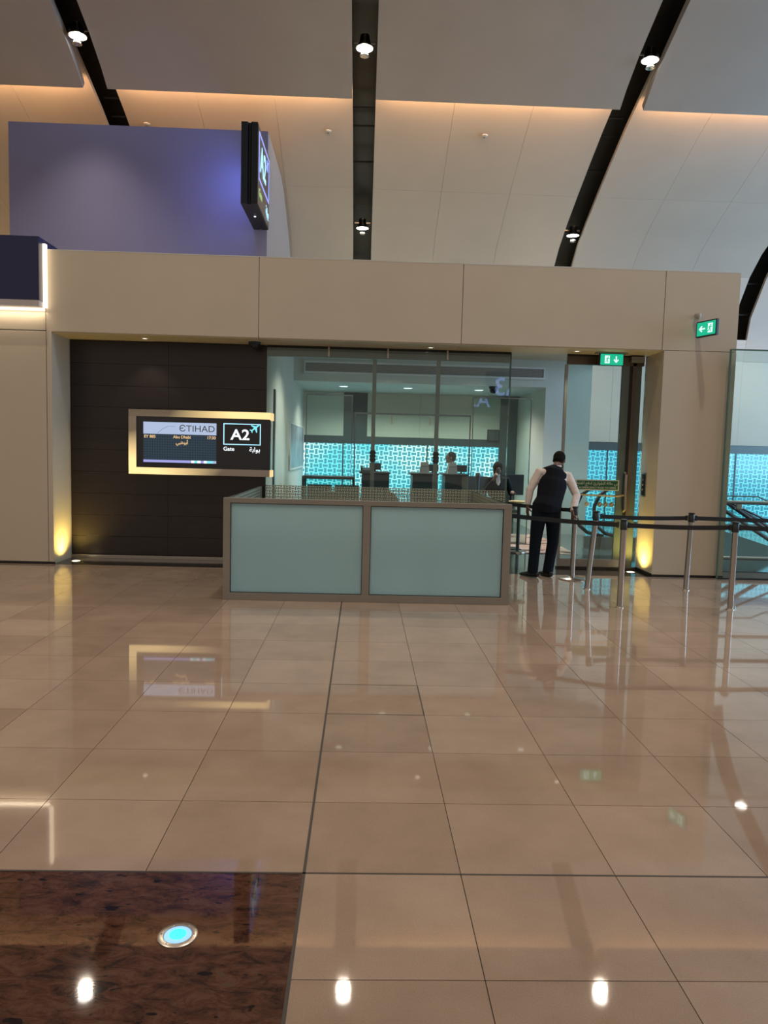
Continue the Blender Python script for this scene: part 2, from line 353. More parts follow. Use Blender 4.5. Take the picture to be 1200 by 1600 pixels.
AR_PUSH = rtl([0xFED3, 0xFEF2], [0xFEA3, 0xFE8E, 0xFEDF, 0xFE94], [0xFE8D, 0xFEDF, 0xFEC4, 0xFEEE, 0xFE8D, 0xFEAD, 0xFE89], [0xFE8D, 0xFEA9, 0xFED3, 0xFECA], [0xFEDF, 0xFEE0, 0xFED4, 0xFE98, 0xFEA2])

# ================================================================ SETTING: floor
def in_view(x, y, z=0.0):
    c = R @ Vector((x, y, z - EYE))
    if c.z <= 0.1: return False
    u = 600 + 1160 * c.x / c.z; v = 800 + 1160 * c.y / c.z
    return -60 < u < 1260 and -60 < v < 1680
floor = obj('floor', box(B(), -16, 16, -12, 18.4, -0.2, -0.008), 'joint', kind='structure')
TX, TY, X0, Y0, GAP = 0.6125, 0.5833, -0.19, 2.77, 0.0035
cells = []
for i in range(-16, 18):
    for j in range(-8, 13):
        x, y = X0 + i * TX, Y0 + j * TY
        if i < 0 and j < 0 and i >= -4: continue            # the granite panel
        y1 = min(y + TY, 10.03)
        if y > 9.9: continue
        cells.append((x, y, x + TX, y1))
vis = sorted([c for c in cells if any(in_view(px, py) for px in (c[0], c[2]) for py in (c[1], c[3]))], key=lambda c: (c[0] + c[2]) ** 2 / 4 + (c[1] + c[3]) ** 2 / 4)
near = [c for c in vis if abs((c[3] - c[1]) - TY) < 1e-3][:296]
me_tile = None
for c in near:
    if me_tile is None:
        t = obj('floor_tile', box(B(), GAP / 2, TX - GAP / 2, GAP / 2, TY - GAP / 2, -0.008, 0.0), 'tile', kind=None); me_tile = t.data
    else:
        t = bpy.data.objects.new('floor_tile', me_tile); C.objects.link(t)
    t.parent = floor; t.location = (c[0], c[1], 0)
nearset = set(near); bm = B()
for c in cells:
    if c not in nearset: box(bm, c[0] + GAP / 2, c[2] - GAP / 2, c[1] + GAP / 2, c[3] - GAP / 2, -0.008, 0.0)
obj('outer_tiles', bm, 'tile', floor, kind='stuff')
obj('granite_slab', box(B(), X0 - 4 * TX, X0 - 0.006, -1.9, Y0 - 0.006, -0.008, 0.0), 'granite', floor, label='polished dark brown granite slab')
obj('metal_joint', box(B(), X0 - 0.006, X0 + 0.006, -1.9, 10.0, -0.008, 0.0008), 'joint', floor)
obj('metal_joint', box(B(), -9, 10, Y0 - 0.005, Y0 + 0.005, -0.008, 0.0008), 'joint', floor)
bm = B(); box(bm, X0, X0 + TX, 4.515, 4.523, -0.008, 0.0006); box(bm, X0, X0 + TX, 5.10, 5.108, -0.008, 0.0006); box(bm, X0 + TX - 0.004, X0 + TX + 0.004, 4.52, 5.10, -0.008, 0.0006)
obj('access_cover_edge', bm, 'joint', floor)
obj('threshold_strip', box(B(), -4.15, 4.03, 10.03, 10.66, -0.008, 0.002), 'plinth', floor, label='black polished stone threshold')
obj('inner_floor', box(B(), -1.43, 12, 10.66, 12.1, -0.008, 0.001), mat('dark_inner_stone', (0.03, 0.045, 0.042), 0.08), floor)
obj('carpet', box(B(), -1.43, 3.6, 12.1, 15.0, -0.008, 0.006), 'carpet', floor, label='brown patterned carpet of the gate lounge')
obj('inner_floor', box(B(), -1.43, 3.6, 15.0, 18.0, -0.008, 0.001), mat('grey_glossy_stone', (0.10, 0.13, 0.125), 0.06), floor)
obj('inner_floor', box(B(), 3.6, 12, 12.1, 18.0, -0.008, 0.001), bpy.data.materials['grey_glossy_stone'], floor)

# ================================================================ SETTING: vaulted ceiling with dark slots
UP = [(13.0, 7.50), (12.7, 7.70), (12.2, 7.95), (11.5, 8.22), (10.5, 8.58), (9, 9.02), (7, 9.45), (4.5, 9.8), (1.5, 10.0), (-3, 10.0)]
LO = [(18.02, 1.98), (18.0, 4.0), (17.75, 5.0), (17.15, 5.80), (16.7, 6.18), (16.1, 6.52), (15.4, 6.86), (14.6, 7.22), (13.9, 7.52), (13.3, 7.74), (12.5, 8.02)]
ceiling = obj('ceiling', ribbon(B(), [(18.5, 1.98), (18.45, 4.2), (18.15, 5.25), (17.5, 6.15), (16.5, 6.9), (15.6, 7.35), (14.2, 7.95), (13.3, 8.4), (12.4, 8.7), (11.2, 8.95), (9, 9.6), (7, 10.1), (4.5, 10.5), (1.5, 10.7), (-3, 10.7)], 0.1, -16, 15), 'slot', kind='structure')
SLOTS = [-13.6, -9.1, -4.58, -0.12, 4.42, 8.96, 13.5]
def cutprof(prof, lo, hi): return prof[lo:hi + 1]
for a, b in zip(SLOTS, SLOTS[1:]):
    x0, x1 = a + 0.2, b - 0.2
    obj('ceiling_panel', ribbon(B(), UP, 0.14, x0, x1), 'ceil', ceiling, smooth=True)
    n = 3; wd = (x1 - x0) / n
    for k in range(n):
        for lo, hi in ((0, 1), (1, 3), (3, 6), (6, 10)):
            pr = [tuple(p) for p in LO[lo:hi + 1]]
            d = (Vector(pr[-1]) - Vector(pr[-2])).normalized() * 0.004
            pr[-1] = (pr[-1][0] - d.x, pr[-1][1] - d.y)
            obj('wall_panel', ribbon(B(), pr, 0.08, x0 + k * wd + (0.002 if k else 0), x0 + (k + 1) * wd - (0.002 if k < n - 1 else 0)), 'vault', ceiling, smooth=True)
    # cove light lying on the back of the upper panel's edge
    obj('cove_light', box(B(), x0 + 0.1, x1 - 0.1, 13.0, 13.03, 7.62, 7.66), 'cove', ceiling, label='warm light strip hidden above the panel edge')
    lamp('cove_lamp', 'AREA', ((x0 + x1) / 2, 13.10, 7.60), 34, (1.0, 0.55, 0.26), ((x0 + x1) / 2, 14.0, 7.5), shape='RECTANGLE', size=4.0, size_y=0.05)
for c in SLOTS: obj('infill_panel', ribbon(B(), [(18.02, 1.98), (18.0, 4.0), (17.88, 4.5)], 0.08, c - 0.198, c + 0.198), 'vault', ceiling)
for c in SLOTS[1:-1]:
    bm = B()
    for y, z in ((17.9, 5.1), (17.55, 5.75), (15.2, 7.3), (14.4, 7.65), (14.0, 7.8)): tube(bm, [(c - 0.2, y, z), (c + 0.2, y, z)], 0.02, 6)
    obj('slot_bracket', bm, 'dgrey', ceiling)
def sprinkler(rx, rz, idx):
    # sits on the lower panels: find the profile point along its sight direction
    for (y0, z0), (y1, z1) in zip(LO, LO[1:]):
        for t in [k / 20 for k in range(21)]:
            y = y0 + (y1 - y0) * t; z = z0 + (z1 - z0) * t
            if abs((z - EYE) / y - rz) < 0.004:
                o = empty('sprinkler_head', (rx * y, y, z), ['left', 'middle', 'right'][idx], 'sprinkler', 'sprinkler heads on the curved wall')
                obj('cover', lathe(B(), [(0.06, -0.012), (0.055, -0.03), (0.02, -0.045)], (rx * y, y - 0.02, z - 0.0), 16), 'white', o, smooth=True)
                obj('nozzle', lathe(B(), [(0.012, -0.04), (0.018, -0.06), (0.006, -0.075)], (rx * y, y - 0.02, z), 10), 'steel', o, smooth=True)
                return o
spk = [sprinkler(-0.2866, 0.4118, 0), sprinkler(-0.0544, 0.4127, 1), sprinkler(0.1484, 0.4147, 2)]
for o, l in zip(spk, ('small round sprinkler head above the lavender-lit box', 'small round sprinkler head just left of the middle dark slot', 'small round sprinkler head between the middle and right slots')):
    if o: o['label'] = l

# spotlights in the slots
def spotlight(c, y, z, label, tilt):
    o = empty('slot_spotlight', (c, y, z), label, 'spotlight', 'spotlights in the ceiling slots')
    obj('bracket', tube(box(B(), c - 0.17, c + 0.17, y + 0.08, y + 0.10, z + 0.12, z + 0.15), [(c, y + 0.09, z + 0.13), (c, y + 0.02, z + 0.16)], 0.012, 8), 'steel', o)
    obj('housing', lathe(B(), [(0.05, 0.20), (0.075, 0.19), (0.08, 0.10), (0.13, 0.02), (0.145, 0.0), (0.13, -0.002), (0.125, 0.015), (0.02, 0.03)], (c, y, z), 24), 'silver', o, smooth=True)
    obj('lens', lathe(B(), [(0.124, 0.006), (0.11, 0.0), (0.04, -0.006)], (c, y, z), 24), 'lens', o, smooth=True)
    obj('reflector', lathe(B(), [(0.055, -0.10), (0.075, -0.13), (0.06, -0.128), (0.03, -0.105)], (c, y - 0.03, z), 16), 'silver', o, smooth=True)
    lamp('spot', 'SPOT', (c, y, z - 0.16), 430, (1.0, 0.84, 0.66), (c, y - tilt, 0), spot_size=math.radians(105), spot_blend=0.8, shadow_soft_size=0.09)
    return o
place = {SLOTS[1]: 'far left', SLOTS[2]: 'left', SLOTS[3]: 'middle', SLOTS[4]: 'right', SLOTS[5]: 'far right'}
for c in SLOTS[1:-1]:
    spotlight(c, 12.25, 7.93, f'upper spotlight in the {place[c]} dark ceiling slot', 3)
    if c != SLOTS[2]: spotlight(c, 16.35, 6.36, f'lower spotlight in the {place[c]} dark ceiling slot', 0.5)
for c in SLOTS[2:5]:  # overhead rows out of view, added to light the hall
    for y, z in ((7.5, 9.2), (3.0, 9.8)):
        spotlight(c, y, z, f'added unseen spotlight overhead in the {place[c]} slot, ' + ('second row' if y > 5 else 'first row') + ' above the floor', 0.3)

# ================================================================ SETTING: gate portal
TOP, SOF, YF, YG = 4.13, 3.09, 10.05, 10.66
wall = obj('wall_front', box(box(B(), -14, -4.15, YF + 0.02, YG + 0.3, 0, SOF), -14, 5.0, YF + 0.02, YG, SOF + 0.01, TOP - 0.01), 'gap', kind='structure')
obj('pier_core', box(B(), 4.045, 4.99, YF + 0.02, YG + 0.04, 0.0, SOF + 0.01), 'gap', wall)
XS = [-4.2, -1.42, 1.28, 4.0, 5.02]
for a, b in zip(XS, XS[1:]):
    obj('panel', box(B(), a + 0.004, b - 0.004, YF, YF + 0.02, SOF, TOP, 0.002), 'header', wall)
for a, b in ((-7.0, -4.2), (-9.8, -7.0), (-12.6, -9.8)):
    obj('panel', box(B(), a + 0.004, b - 0.004, YF, YF + 0.02, 3.10, TOP, 0.002), 'header', wall)
    obj('panel', box(B(), a + 0.004, b - 0.004, YF, YF + 0.02, 0.03, 3.09, 0.002), 'header', wall)
obj('panel', box(B(), -4.196, -4.13, YF, YF + 0.02, 0.03, 3.09, 0.002), 'header', wall)
obj('panel', box(B(), 4.03, 5.02, YF, YF + 0.02, 0.03, 3.084, 0.002), 'header', wall)
obj('coping', box(B(), -14, 5.02, YF - 0.002, YG, TOP, TOP + 0.012), 'white', wall)
obj('reveal_panel', box(B(), -4.15, -4.13, YF + 0.022, YG, 0.0, SOF), 'header', wall)
obj('reveal_panel', box(B(), 4.03, 4.045, YF + 0.022, YG + 0.04, 0.0, SOF), 'header', wall)
obj('end_panel', box(B(), 4.99, 5.02, YF + 0.022, YG + 0.04, 0.0, TOP), 'header', wall)
for a, b in ((-4.15, -1.42), (-1.416, 1.28), (1.284, 4.03)):
    obj('soffit_panel', box(B(), a, b, YF + 0.021, YG + 0.06, SOF - 0.012, SOF), 'soffit', wall)
obj('skirting', box(box(box(B(), 4.02, 5.03, YF - 0.006, YF + 0.02, 0, 0.03), 4.02, 4.03, YF, YG, 0, 0.04), -14, -4.12, YF - 0.004, YF + 0.02, 0, 0.025), 'black', wall)
# dark veneered recess wall, board by board
rec = obj('wall_recess', box(B(), -4.13, -1.40, YG + 0.03, YG + 0.12, 0, SOF), 'black', kind='structure')
ZB = [0.06, 0.317, 0.624, 0.929, 1.24, 1.55, 1.852, 2.152, 2.45, 2.755, 3.07]
for z0, z1 in zip(ZB, ZB[1:]):
    for a, b in ((-4.125, -2.76), (-2.76, -1.38)):
        obj('plank', box(B(), a + 0.0015, b - 0.0015, YG, YG + 0.03, z0 + 0.0015, z1 - 0.0015, 0.001), 'wood', rec)
obj('steel_skirting', box(B(), -4.13, -1.38, YG - 0.02, YG + 0.03, 0.0, 0.05, 0.004), 'steel', rec)

# gate lounge shell
room = obj('wall_left_lounge', box(B(), -1.60, -1.43, YG + 0.12, 18.0, 0, 3.55), 'inner', kind='structure')
obj('wall_panel', box(B(), -1.43, -1.415, YG + 0.2, 13.3, 0.05, 2.55), 'inner', room)
obj('door_post', box(B(), -1.43, -1.39, 11.75, 11.87, 0.0, 2.55), 'band', room)
roof = obj('ceiling_lounge', box(B(), -1.6, 5.0, YG + 0.01, 15.2, 3.55, 4.10), 'soffit', kind='structure')
bulk = obj('wall_bulkhead', box(B(), -1.43, 3.70, 15.2, 15.4, 3.0, 4.1), 'inner', kind='structure')
obj('rear_ceiling', box(B(), -1.43, 3.70, 15.4, 17.98, 3.0, 3.06), mat('pale_teal_ceiling', (0.50, 0.60, 0.58), 0.5), bulk)
v = empty('air_grille', (1.2, 15.19, 3.27), 'long white framed air grille in the bulkhead above the lounge', 'air grille')
bm = B(); box(bm, -1.22, 3.66, 15.15, 15.2, 3.36, 3.40); box(bm, -1.22, 3.66, 15.15, 15.2, 3.15, 3.19); box(bm, -1.22, -1.195, 15.17, 15.2, 3.19, 3.36); box(bm, 3.635, 3.66, 15.17, 15.2, 3.19, 3.36)
obj('grille_frame', bm, 'white', v)
bm = B()
for k in range(10): box(bm, -1.19, 3.63, 15.178, 15.19, 3.192 + k * 0.0165, 3.203 + k * 0.0165)
obj('slats', bm, mat('grille_slat', (0.34, 0.30, 0.26), 0.5), v, kind='stuff')
obj('grille_back', box(B(), -1.2, 3.64, 15.192, 15.199, 3.18, 3.37), 'dgrey', v)
pier = obj('wall_pier', box(B(), 3.70, 4.64, 15.2, 17.98, 0.0, 4.1), 'inner', kind='structure')
far = obj('wall_back', box(B(), -1.6, 12, 18.05, 18.3, 0, 2.02), 'band', kind='structure')
for a, b in ((-1.43, -0.48), (0.09, 1.35), (1.354, 2.6), (2.604, 3.28), ):
    obj('wall_panel', box(B(), a, b, 17.90, 17.95, 1.96, 2.995), 'inner', far)
obj('dark_opening', box(B(), -0.48, 0.09, 17.93, 17.96, 1.80, 2.99), 'band', far)
obj('dark_post', box(B(), 3.28, 3.69, 17.88, 17.95, 0.0, 2.95), 'band', far)
obj('dark_band', box(B(), -1.43, 13, 17.91, 17.99, 1.78, 1.96), 'band', far)
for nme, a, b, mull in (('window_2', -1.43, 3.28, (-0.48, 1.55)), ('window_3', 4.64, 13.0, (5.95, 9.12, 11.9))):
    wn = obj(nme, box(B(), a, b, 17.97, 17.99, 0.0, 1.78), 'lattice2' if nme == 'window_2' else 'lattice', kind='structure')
    for x in mull: obj('mullion', box(B(), x - 0.015, x + 0.015, 17.945, 17.97, 0, 1.78), 'band', wn)
    obj('sill', box(B(), a, b, 17.94, 17.97, 0.0, 0.06), 'band', wn)

# ---- glazed screen between hall and lounge: window_1
win = obj('window_1', box(B(), -1.38, 2.07, YG - 0.03, YG + 0.03, 3.045, SOF - 0.012), 'black', kind='structure')
obj('head_rail', box(B(), -1.38, 2.07, YG - 0.02, YG + 0.025, 2.925, 3.045), 'grey', win)
PX = [-1.38, -0.51, 0.323, 1.167, 2.065]
for a, b in zip(PX, PX[1:]):
    obj('pane', box(B(), a + 0.003, b - 0.003, YG - 0.036, YG - 0.026, 0.02, 3.06), 'glass', win)
    obj('printed_band', box(B(), a + 0.003, b - 0.003, YG - 0.040, YG - 0.038, 0.72, 1.11), 'film', win)
for x in PX[1:4]:
    obj('patch_fitting', box(B(), x - 0.012, x + 0.012, YG - 0.05, YG - 0.02, 2.94, 3.07), 'steel', win)
for x in (0.142, 1.052):
    obj('glass_fin_post', box(B(), x - 0.028, x + 0.028, YG + 0.03, YG + 0.07, 0.0, 2.93), 'grey', win)
    bm = B()
    for k in range(3): box(bm, x - 0.045, x + 0.045, YG + 0.02, YG + 0.08, 1.49 + k * 0.05, 1.52 + k * 0.05)
    box(bm, x - 0.036, x + 0.036, YG + 0.02, YG + 0.08, 1.47, 1.64); obj('lock_case', bm, 'dgrey', win)
obj('end_trim', box(B(), 2.065, 2.08, YG - 0.04, YG + 0.03, 0.0, 3.07), 'glass_edge', win)
obj('floor_channel', box(B(), -1.38, 2.08, YG - 0.04, YG + 0.03, 0.0, 0.04), 'steel', win)

# ---- glass door at the right: door_1
door = obj('door_1', box(B(), 2.89, 3.99, YG - 0.03, YG + 0.04, 2.935, 3.05), mat('door_head', (0.10, 0.075, 0.05), 0.35, 0.6), kind='structure')
obj('head_shadow_gap', box(B(), 2.89, 3.99, YG - 0.02, YG + 0.03, 3.05, SOF - 0.012), 'black', door)
lf = obj('door_leaf', box(B(), 2.90, 3.68, YG - 0.008, YG + 0.006, 0.14, 2.935), 'glass_side', door)
obj('bottom_rail', box(B(), 2.90, 3.80, YG - 0.025, YG + 0.02, 0.03, 0.14), 'bronze', door)
obj('threshold', box(B(), 2.85, 4.03, YG - 0.05, YG + 0.03, 0.0, 0.028), 'black', door)
obj('closing_stile', box(B(), 3.68, 3.785, YG - 0.02, YG + 0.02, 0.14, 2.935), mat('teal_grey_metal', (0.10, 0.135, 0.125), 0.35, 0.3), door)
obj('seal', box(B(), 3.785, 3.83, YG - 0.012, YG + 0.012, 0.03, 2.935), 'black', door)
obj('jamb', box(B(), 3.83, 3.885, YG - 0.03, YG + 0.03, 0.0, 2.97), mat('jamb_bronze', (0.10, 0.08, 0.068), 0.5, 0.1), door)
obj('side_panel', box(B(), 3.885, 3.965, YG - 0.012, YG + 0.012, 0.0, 2.935), bpy.data.materials['teal_grey_metal'], door)
obj('side_pane', box(B(), 3.965, 4.025, YG - 0.01, YG + 0.01, 0.0, 2.935), 'glass_side', door)
obj('closer_box', box(B(), 3.78, 3.97, YG - 0.10, YG - 0.02, 2.98, 3.06, 0.006), 'grey', door)
obj('hinge_post', box(B(), 2.86, 2.90, YG - 0.02, YG + 0.02, 0.0, 2.935), 'grey', door)
obj('push_bar', tube(B(), [(3.02, YG - 0.09, 1.085), (3.68, YG - 0.09, 1.07), (3.75, YG - 0.09, 1.085), (3.83, YG - 0.05, 1.09)], 0.012, 8), 'brass', door, smooth=True)
obj('pull_handle', tube(B(), [(3.80, YG - 0.02, 1.40), (3.80, YG - 0.07, 1.38), (3.80, YG - 0.07, 0.88), (3.80, YG - 0.02, 0.86)], 0.028, 12), 'steel', door, smooth=True)
sg = obj('door_sign', box(B(), 3.085, 3.715, YG - 0.022, YG - 0.012, 1.145, 1.30), 'signcream', door, label='green push to open sign')
obj('sign_face', box(B(), 3.10, 3.70, YG - 0.025, YG - 0.0215, 1.16, 1.285), 'signgreen', sg)
text('sign_lettering', AR_PUSH, 0.058, 'signcream', (3.40, YG - 0.027, 1.248), sg, stretch=1.0)
text('sign_lettering', 'IN EMERGENCY PUSH TO OPEN', 0.038, 'signcream', (3.40, YG - 0.027, 1.183), sg, stretch=1.0)
for x, m_ in ((3.262, 'card'), (3.452, 'fabric'), (3.536, 'fabric'), (3.625, 'fabric'), (3.715, 'fabric')):
    st = obj('door_sticker', lathe(B(), [(0.036, -0.001), (0.036, 0.001)], (x, YG - 0.012, 0.945), 20, 'y'), m_, door)
    obj('sticker_mark', tube(B(), [(x - 0.013, YG - 0.016, 0.93), (x + 0.012, YG - 0.016, 0.962)], 0.004, 6), 'signcream', st)

# ================================================================ glazed barrier box in front of the gate
def barrier():
    x0, x1, y0, y1, h = -1.47, 1.62, 7.92, 10.60, 1.10
    o = empty('glass_barrier', ((x0 + x1) / 2, y0, 0), 'bronze framed barrier with two large frosted glass panels in front of the gate', 'barrier')
    bm = B()
    box(bm, x0, x1, y0, y0 + 0.07, h - 0.052, h, 0.003); box(bm, x0, x1, y0, y0 + 0.07, 0.0, 0.08, 0.003)
    for a, b in ((x0, x0 + 0.075), (0.02, 0.10), (x1 - 0.085, x1)): box(bm, a, b, y0 + 0.001, y0 + 0.069, 0.08, h - 0.052)
    obj('front_frame', bm, 'bronze', o)
    for a, b in ((x0 + 0.075, 0.02), (0.10, x1 - 0.085)):
        obj('frosted_panel', box(B(), a, b, y0 + 0.022, y0 + 0.034, 0.08, h - 0.052), 'frosted', o)
        bm = B(); t = 0.007
        box(bm, a, b, y0 + 0.012, y0 + 0.024, h - 0.052 - t, h - 0.052); box(bm, a, b, y0 + 0.012, y0 + 0.024, 0.08, 0.08 + t); box(bm, a, a + t, y0 + 0.012, y0 + 0.024, 0.08 + t, h - 0.052 - t); box(bm, b - t, b, y0 + 0.012, y0 + 0.024, 0.08 + t, h - 0.052 - t)
        obj('gasket', bm, 'dgrey', o)
    for x, s in ((x0, 1), (x1, -1)):
        xa, xb = sorted((x, x + s * 0.05))
        bm = B(); box(bm, xa, xb, y0 + 0.07, y1, 0.0, 0.08)
        box(bm, xa, xb, y1 - 0.05, y1, 0.08, h - 0.012)
        obj('side_frame', bm, 'bronze', o)
        obj('side_pane', box(B(), (xa + xb) / 2 - 0.005, (xa + xb) / 2 + 0.005, y0 + 0.07, y1 - 0.05, 0.08, h - 0.004), 'glass_side', o)
        obj('printed_band', box(B(), (xa + xb) / 2 + s * 0.007, (xa + xb) / 2 + s * 0.009, y0 + 0.07, y1 - 0.05, 0.70, h - 0.006), 'film', o)
    return o
barrier()

# ================================================================ gate sign
g = empty('gate_sign', (-2.28, 10.66, 1.675), 'lit gate A2 sign with glowing yellow frame on the dark wall', 'gate sign')
gx0, gx1, gz0, gz1, gy = -3.27, -1.30, 1.225, 2.125, 10.50
obj('sign_case', box(B(), gx0 + 0.01, gx1 - 0.01, gy + 0.03, 10.655, gz0 + 0.01, gz1 - 0.01), 'dgrey', g)
bm = B(); t = 0.105
box(bm, gx0, gx1, gy, gy + 0.03, gz1 - 0.095, gz1, 0.004); box(bm, gx0, gx1, gy, gy + 0.03, gz0, gz0 + 0.095, 0.004); box(bm, gx0, gx0 + t, gy + 0.001, gy + 0.029, gz0 + 0.095, gz1 - 0.095)
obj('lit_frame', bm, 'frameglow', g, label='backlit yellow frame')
eg = glow('frame_end_glow', (1.0, 0.72, 0.34), 1.0)
for za, zb_ in ((gz1 - 0.11, gz1 - 0.005), (gz0, gz0 + 0.095)):
    obj('frame_end_lamp', box(B(), gx1 - 0.005, gx1 + 0.03, gy - 0.004, gy + 0.15, za, zb_, 0.006), eg, g)
obj('screen_surround', box(B(), gx0 + t, gx1, gy + 0.006, gy + 0.028, gz0 + 0.095, gz1 - 0.095), 'screen', g)
ds = obj('flight_display', box(B(), -3.064, -2.052, gy + 0.001, gy + 0.006, 1.39, 1.955), 'display', g)
obj('display_header', box(B(), -3.064, -2.052, gy - 0.002, gy + 0.001, 1.79, 1.955), 'strip', ds)
obj('display_footer', box(B(), -3.064, -2.40, gy - 0.002, gy + 0.001, 1.395, 1.43), 'lilac', ds)
for k in range(8):
    obj('footer_block', box(B(), -2.40 + k * 0.0435, -2.40 + (k + 1) * 0.0435, gy - 0.002, gy + 0.001, 1.395, 1.43), ('whitelit', 'tealit', 'whitelit', 'lilac', 'whitelit', 'tealit', 'tealit', 'strip')[k], ds)
text('airline_lettering', '\u0404TIHAD', 0.125, 'greytext', (-2.32, gy - 0.004, 1.87), ds, stretch=1.08)
obj('header_curve', tube(B(), [(-2.87, gy - 0.002, 1.80), (-2.80, gy - 0.002, 1.86), (-2.72, gy - 0.002, 1.90), (-2.62, gy - 0.002, 1.90)], 0.002, 6), 'greytext', ds)
text('flight_number', 'EY 885', 0.056, 'orange', (-3.055, gy - 0.003, 1.752), ds, align='LEFT', bold=0.001)
text('destination', 'Abu Dhabi', 0.056, 'orange', (-2.53, gy - 0.003, 1.752), ds, bold=0.001)
text('flight_time', '17:30', 0.056, 'orange', (-2.06, gy - 0.003, 1.752), ds, align='RIGHT', bold=0.001)
text('destination_arabic', AR_CITY, 0.062, 'orange', (-2.53, gy - 0.003, 1.675), ds, bold=0.001)
bm = B(); e = 0.012
box(bm, -1.955, -1.435, gy - 0.002, gy + 0.006, 1.95, 1.962); box(bm, -1.955, -1.435, gy - 0.002, gy + 0.006, 1.665, 1.677); box(bm, -1.955, -1.943, gy - 0.002, gy + 0.006, 1.677, 1.95); box(bm, -1.447, -1.435, gy - 0.002, gy + 0.006, 1.677, 1.95)
obj('number_outline', bm, 'blueline', g)
text('gate_number', 'A2', 0.205, 'whitelit', (-1.72, gy + 0.0, 1.80), g, bold=0.004, stretch=1.1)
PLANE = [(0.0, 0.10), (0.012, 0.085), (0.014, 0.03), (0.075, -0.015), (0.075, -0.032), (0.013, -0.012), (0.010, -0.06), (0.032, -0.078), (0.032, -0.09), (0, -0.082), (-0.032, -0.09), (-0.032, -0.078), (-0.010, -0.06), (-0.013, -0.012), (-0.075, -0.032), (-0.075, -0.015), (-0.014, 0.03), (-0.012, 0.085)]
def plane_icon(cx_, cz_, s, ang, f):
    out = []
    for x, z in PLANE:
        a = x * math.cos(ang) - z * math.sin(ang); b = x * math.sin(ang) + z * math.cos(ang); out.append((cx_ + a * s, cz_ + b * s))
    return out
obj('plane_symbol', prism(B(), plane_icon(-1.515, 1.905, 0.85, -0.9, 1), 'y', gy - 0.003, gy + 0.004), 'tealit', g)
text('gate_word', 'Gate', 0.078, 'whitelit', (-1.955, gy + 0.0, 1.605), g, align='LEFT', bold=0.0015)
text('gate_word_arabic', AR_GATE, 0.088, 'whitelit', (-1.44, gy + 0.0, 1.60), g, align='RIGHT', bold=0.0015)

# ================================================================ flag sign on the lavender-lit box
f = empty('flag_sign', (-1.8, 12.95, 5.3), 'dark projecting flag sign with blue lit gate number, seen edge-on', 'flag sign')
fx0, fx1, fy0, fy1, fz0, fz1 = -1.93, -1.685, 11.61, 12.955, 5.30, 6.49
bm = B()
prism(bm, [(fx0, fy0), (fx0 + 0.09, fy0), (fx0 + 0.11, fy0 + 0.04), (fx1 - 0.11, fy0 + 0.04), (fx1 - 0.09, fy0), (fx1, fy0), (fx1, fy1), (fx1 - 0.09, fy1), (fx1 - 0.11, fy1 - 0.04), (fx0 + 0.11, fy1 - 0.04), (fx0 + 0.09, fy1), (fx0, fy1)], 'z', fz0, fz1)
obj('sign_case', bm, 'navysign', f)
obj('sign_face', box(B(), fx1, fx1 + 0.008, fy0 + 0.02, fy1 - 0.02, fz0 + 0.02, fz1 - 0.02), mat('dark_sign_face', (0.10, 0.075, 0.07), 0.3), f)
bm = B(); a0, a1, b0, b1 = fy0 + 0.1, fy1 - 0.08, 5.70, 6.40; xx = fx1 + 0.008
box(bm, xx, xx + 0.006, a0, a1, b1 - 0.03, b1); box(bm, xx, xx + 0.006, a0, a1, b0, b0 + 0.03); box(bm, xx, xx + 0.006, a0, a0 + 0.03, b0 + 0.03, b1 - 0.03); box(bm, xx, xx + 0.006, a1 - 0.03, a1, b0 + 0.03, b1 - 0.03)
obj('number_outline', bm, 'violet', f)
text('gate_number', 'A2', 0.56, 'blueline', (xx + 0.006, 12.16, 6.04), f, face='+x', bold=0.012)
obj('plane_symbol', prism(B(), [(y_, z_) for y_, z_ in plane_icon(12.66, 6.24, 1.25, -0.9, 1)], 'x', xx, xx + 0.008), 'violet', f)
text('gate_word', 'Gate', 0.17, 'limelit', (xx + 0.006, fy0 + 0.12, 5.52), f, face='+x', align='LEFT', bold=0.004)
text('gate_word_arabic', AR_GATE, 0.19, 'blueline', (xx + 0.006, fy1 - 0.1, 5.50), f, face='+x', align='RIGHT', bold=0.004)
obj('status_lamp', lathe(B(), [(0.02, -0.01), (0.015, -0.02)], (-1.80, 12.2, fz0), 10), 'whitelit', f)
lb = empty('lavender_lit_box', (-3.87, 12.9, 4.13), 'large lavender-lit box rising behind the gate header, top left', 'sign box')
YB = 13.0
side = [(YB, 4.145), (YB, 6.91), (15.0, 6.90), (15.5, 6.74), (16.1, 6.45), (16.6, 6.16), (17.1, 5.76), (17.65, 5.05), (17.9, 4.3), (17.9, 4.145)]
obj('box_body', prism(B(), side, 'x', -6.0, -1.71), 'palegrey', lb)
obj('front_panel', box(B(), -6.0, -1.71, YB - 0.03, YB, 4.145, 6.91), 'lavender', lb)
lamp('sign_glow', 'AREA', (-2.0, 12.35, 5.9), 13, (0.28, 0.36, 1.0), (-4.2, 12.95, 5.4), shape='RECTANGLE', size=0.7, size_y=1.0)
# a roof over the lounge carries the box
roofp = obj('roof_deck', box(B(), -9, -1.62, YG + 0.3, 17.9, 3.9, 4.14), 'soffit', wall)

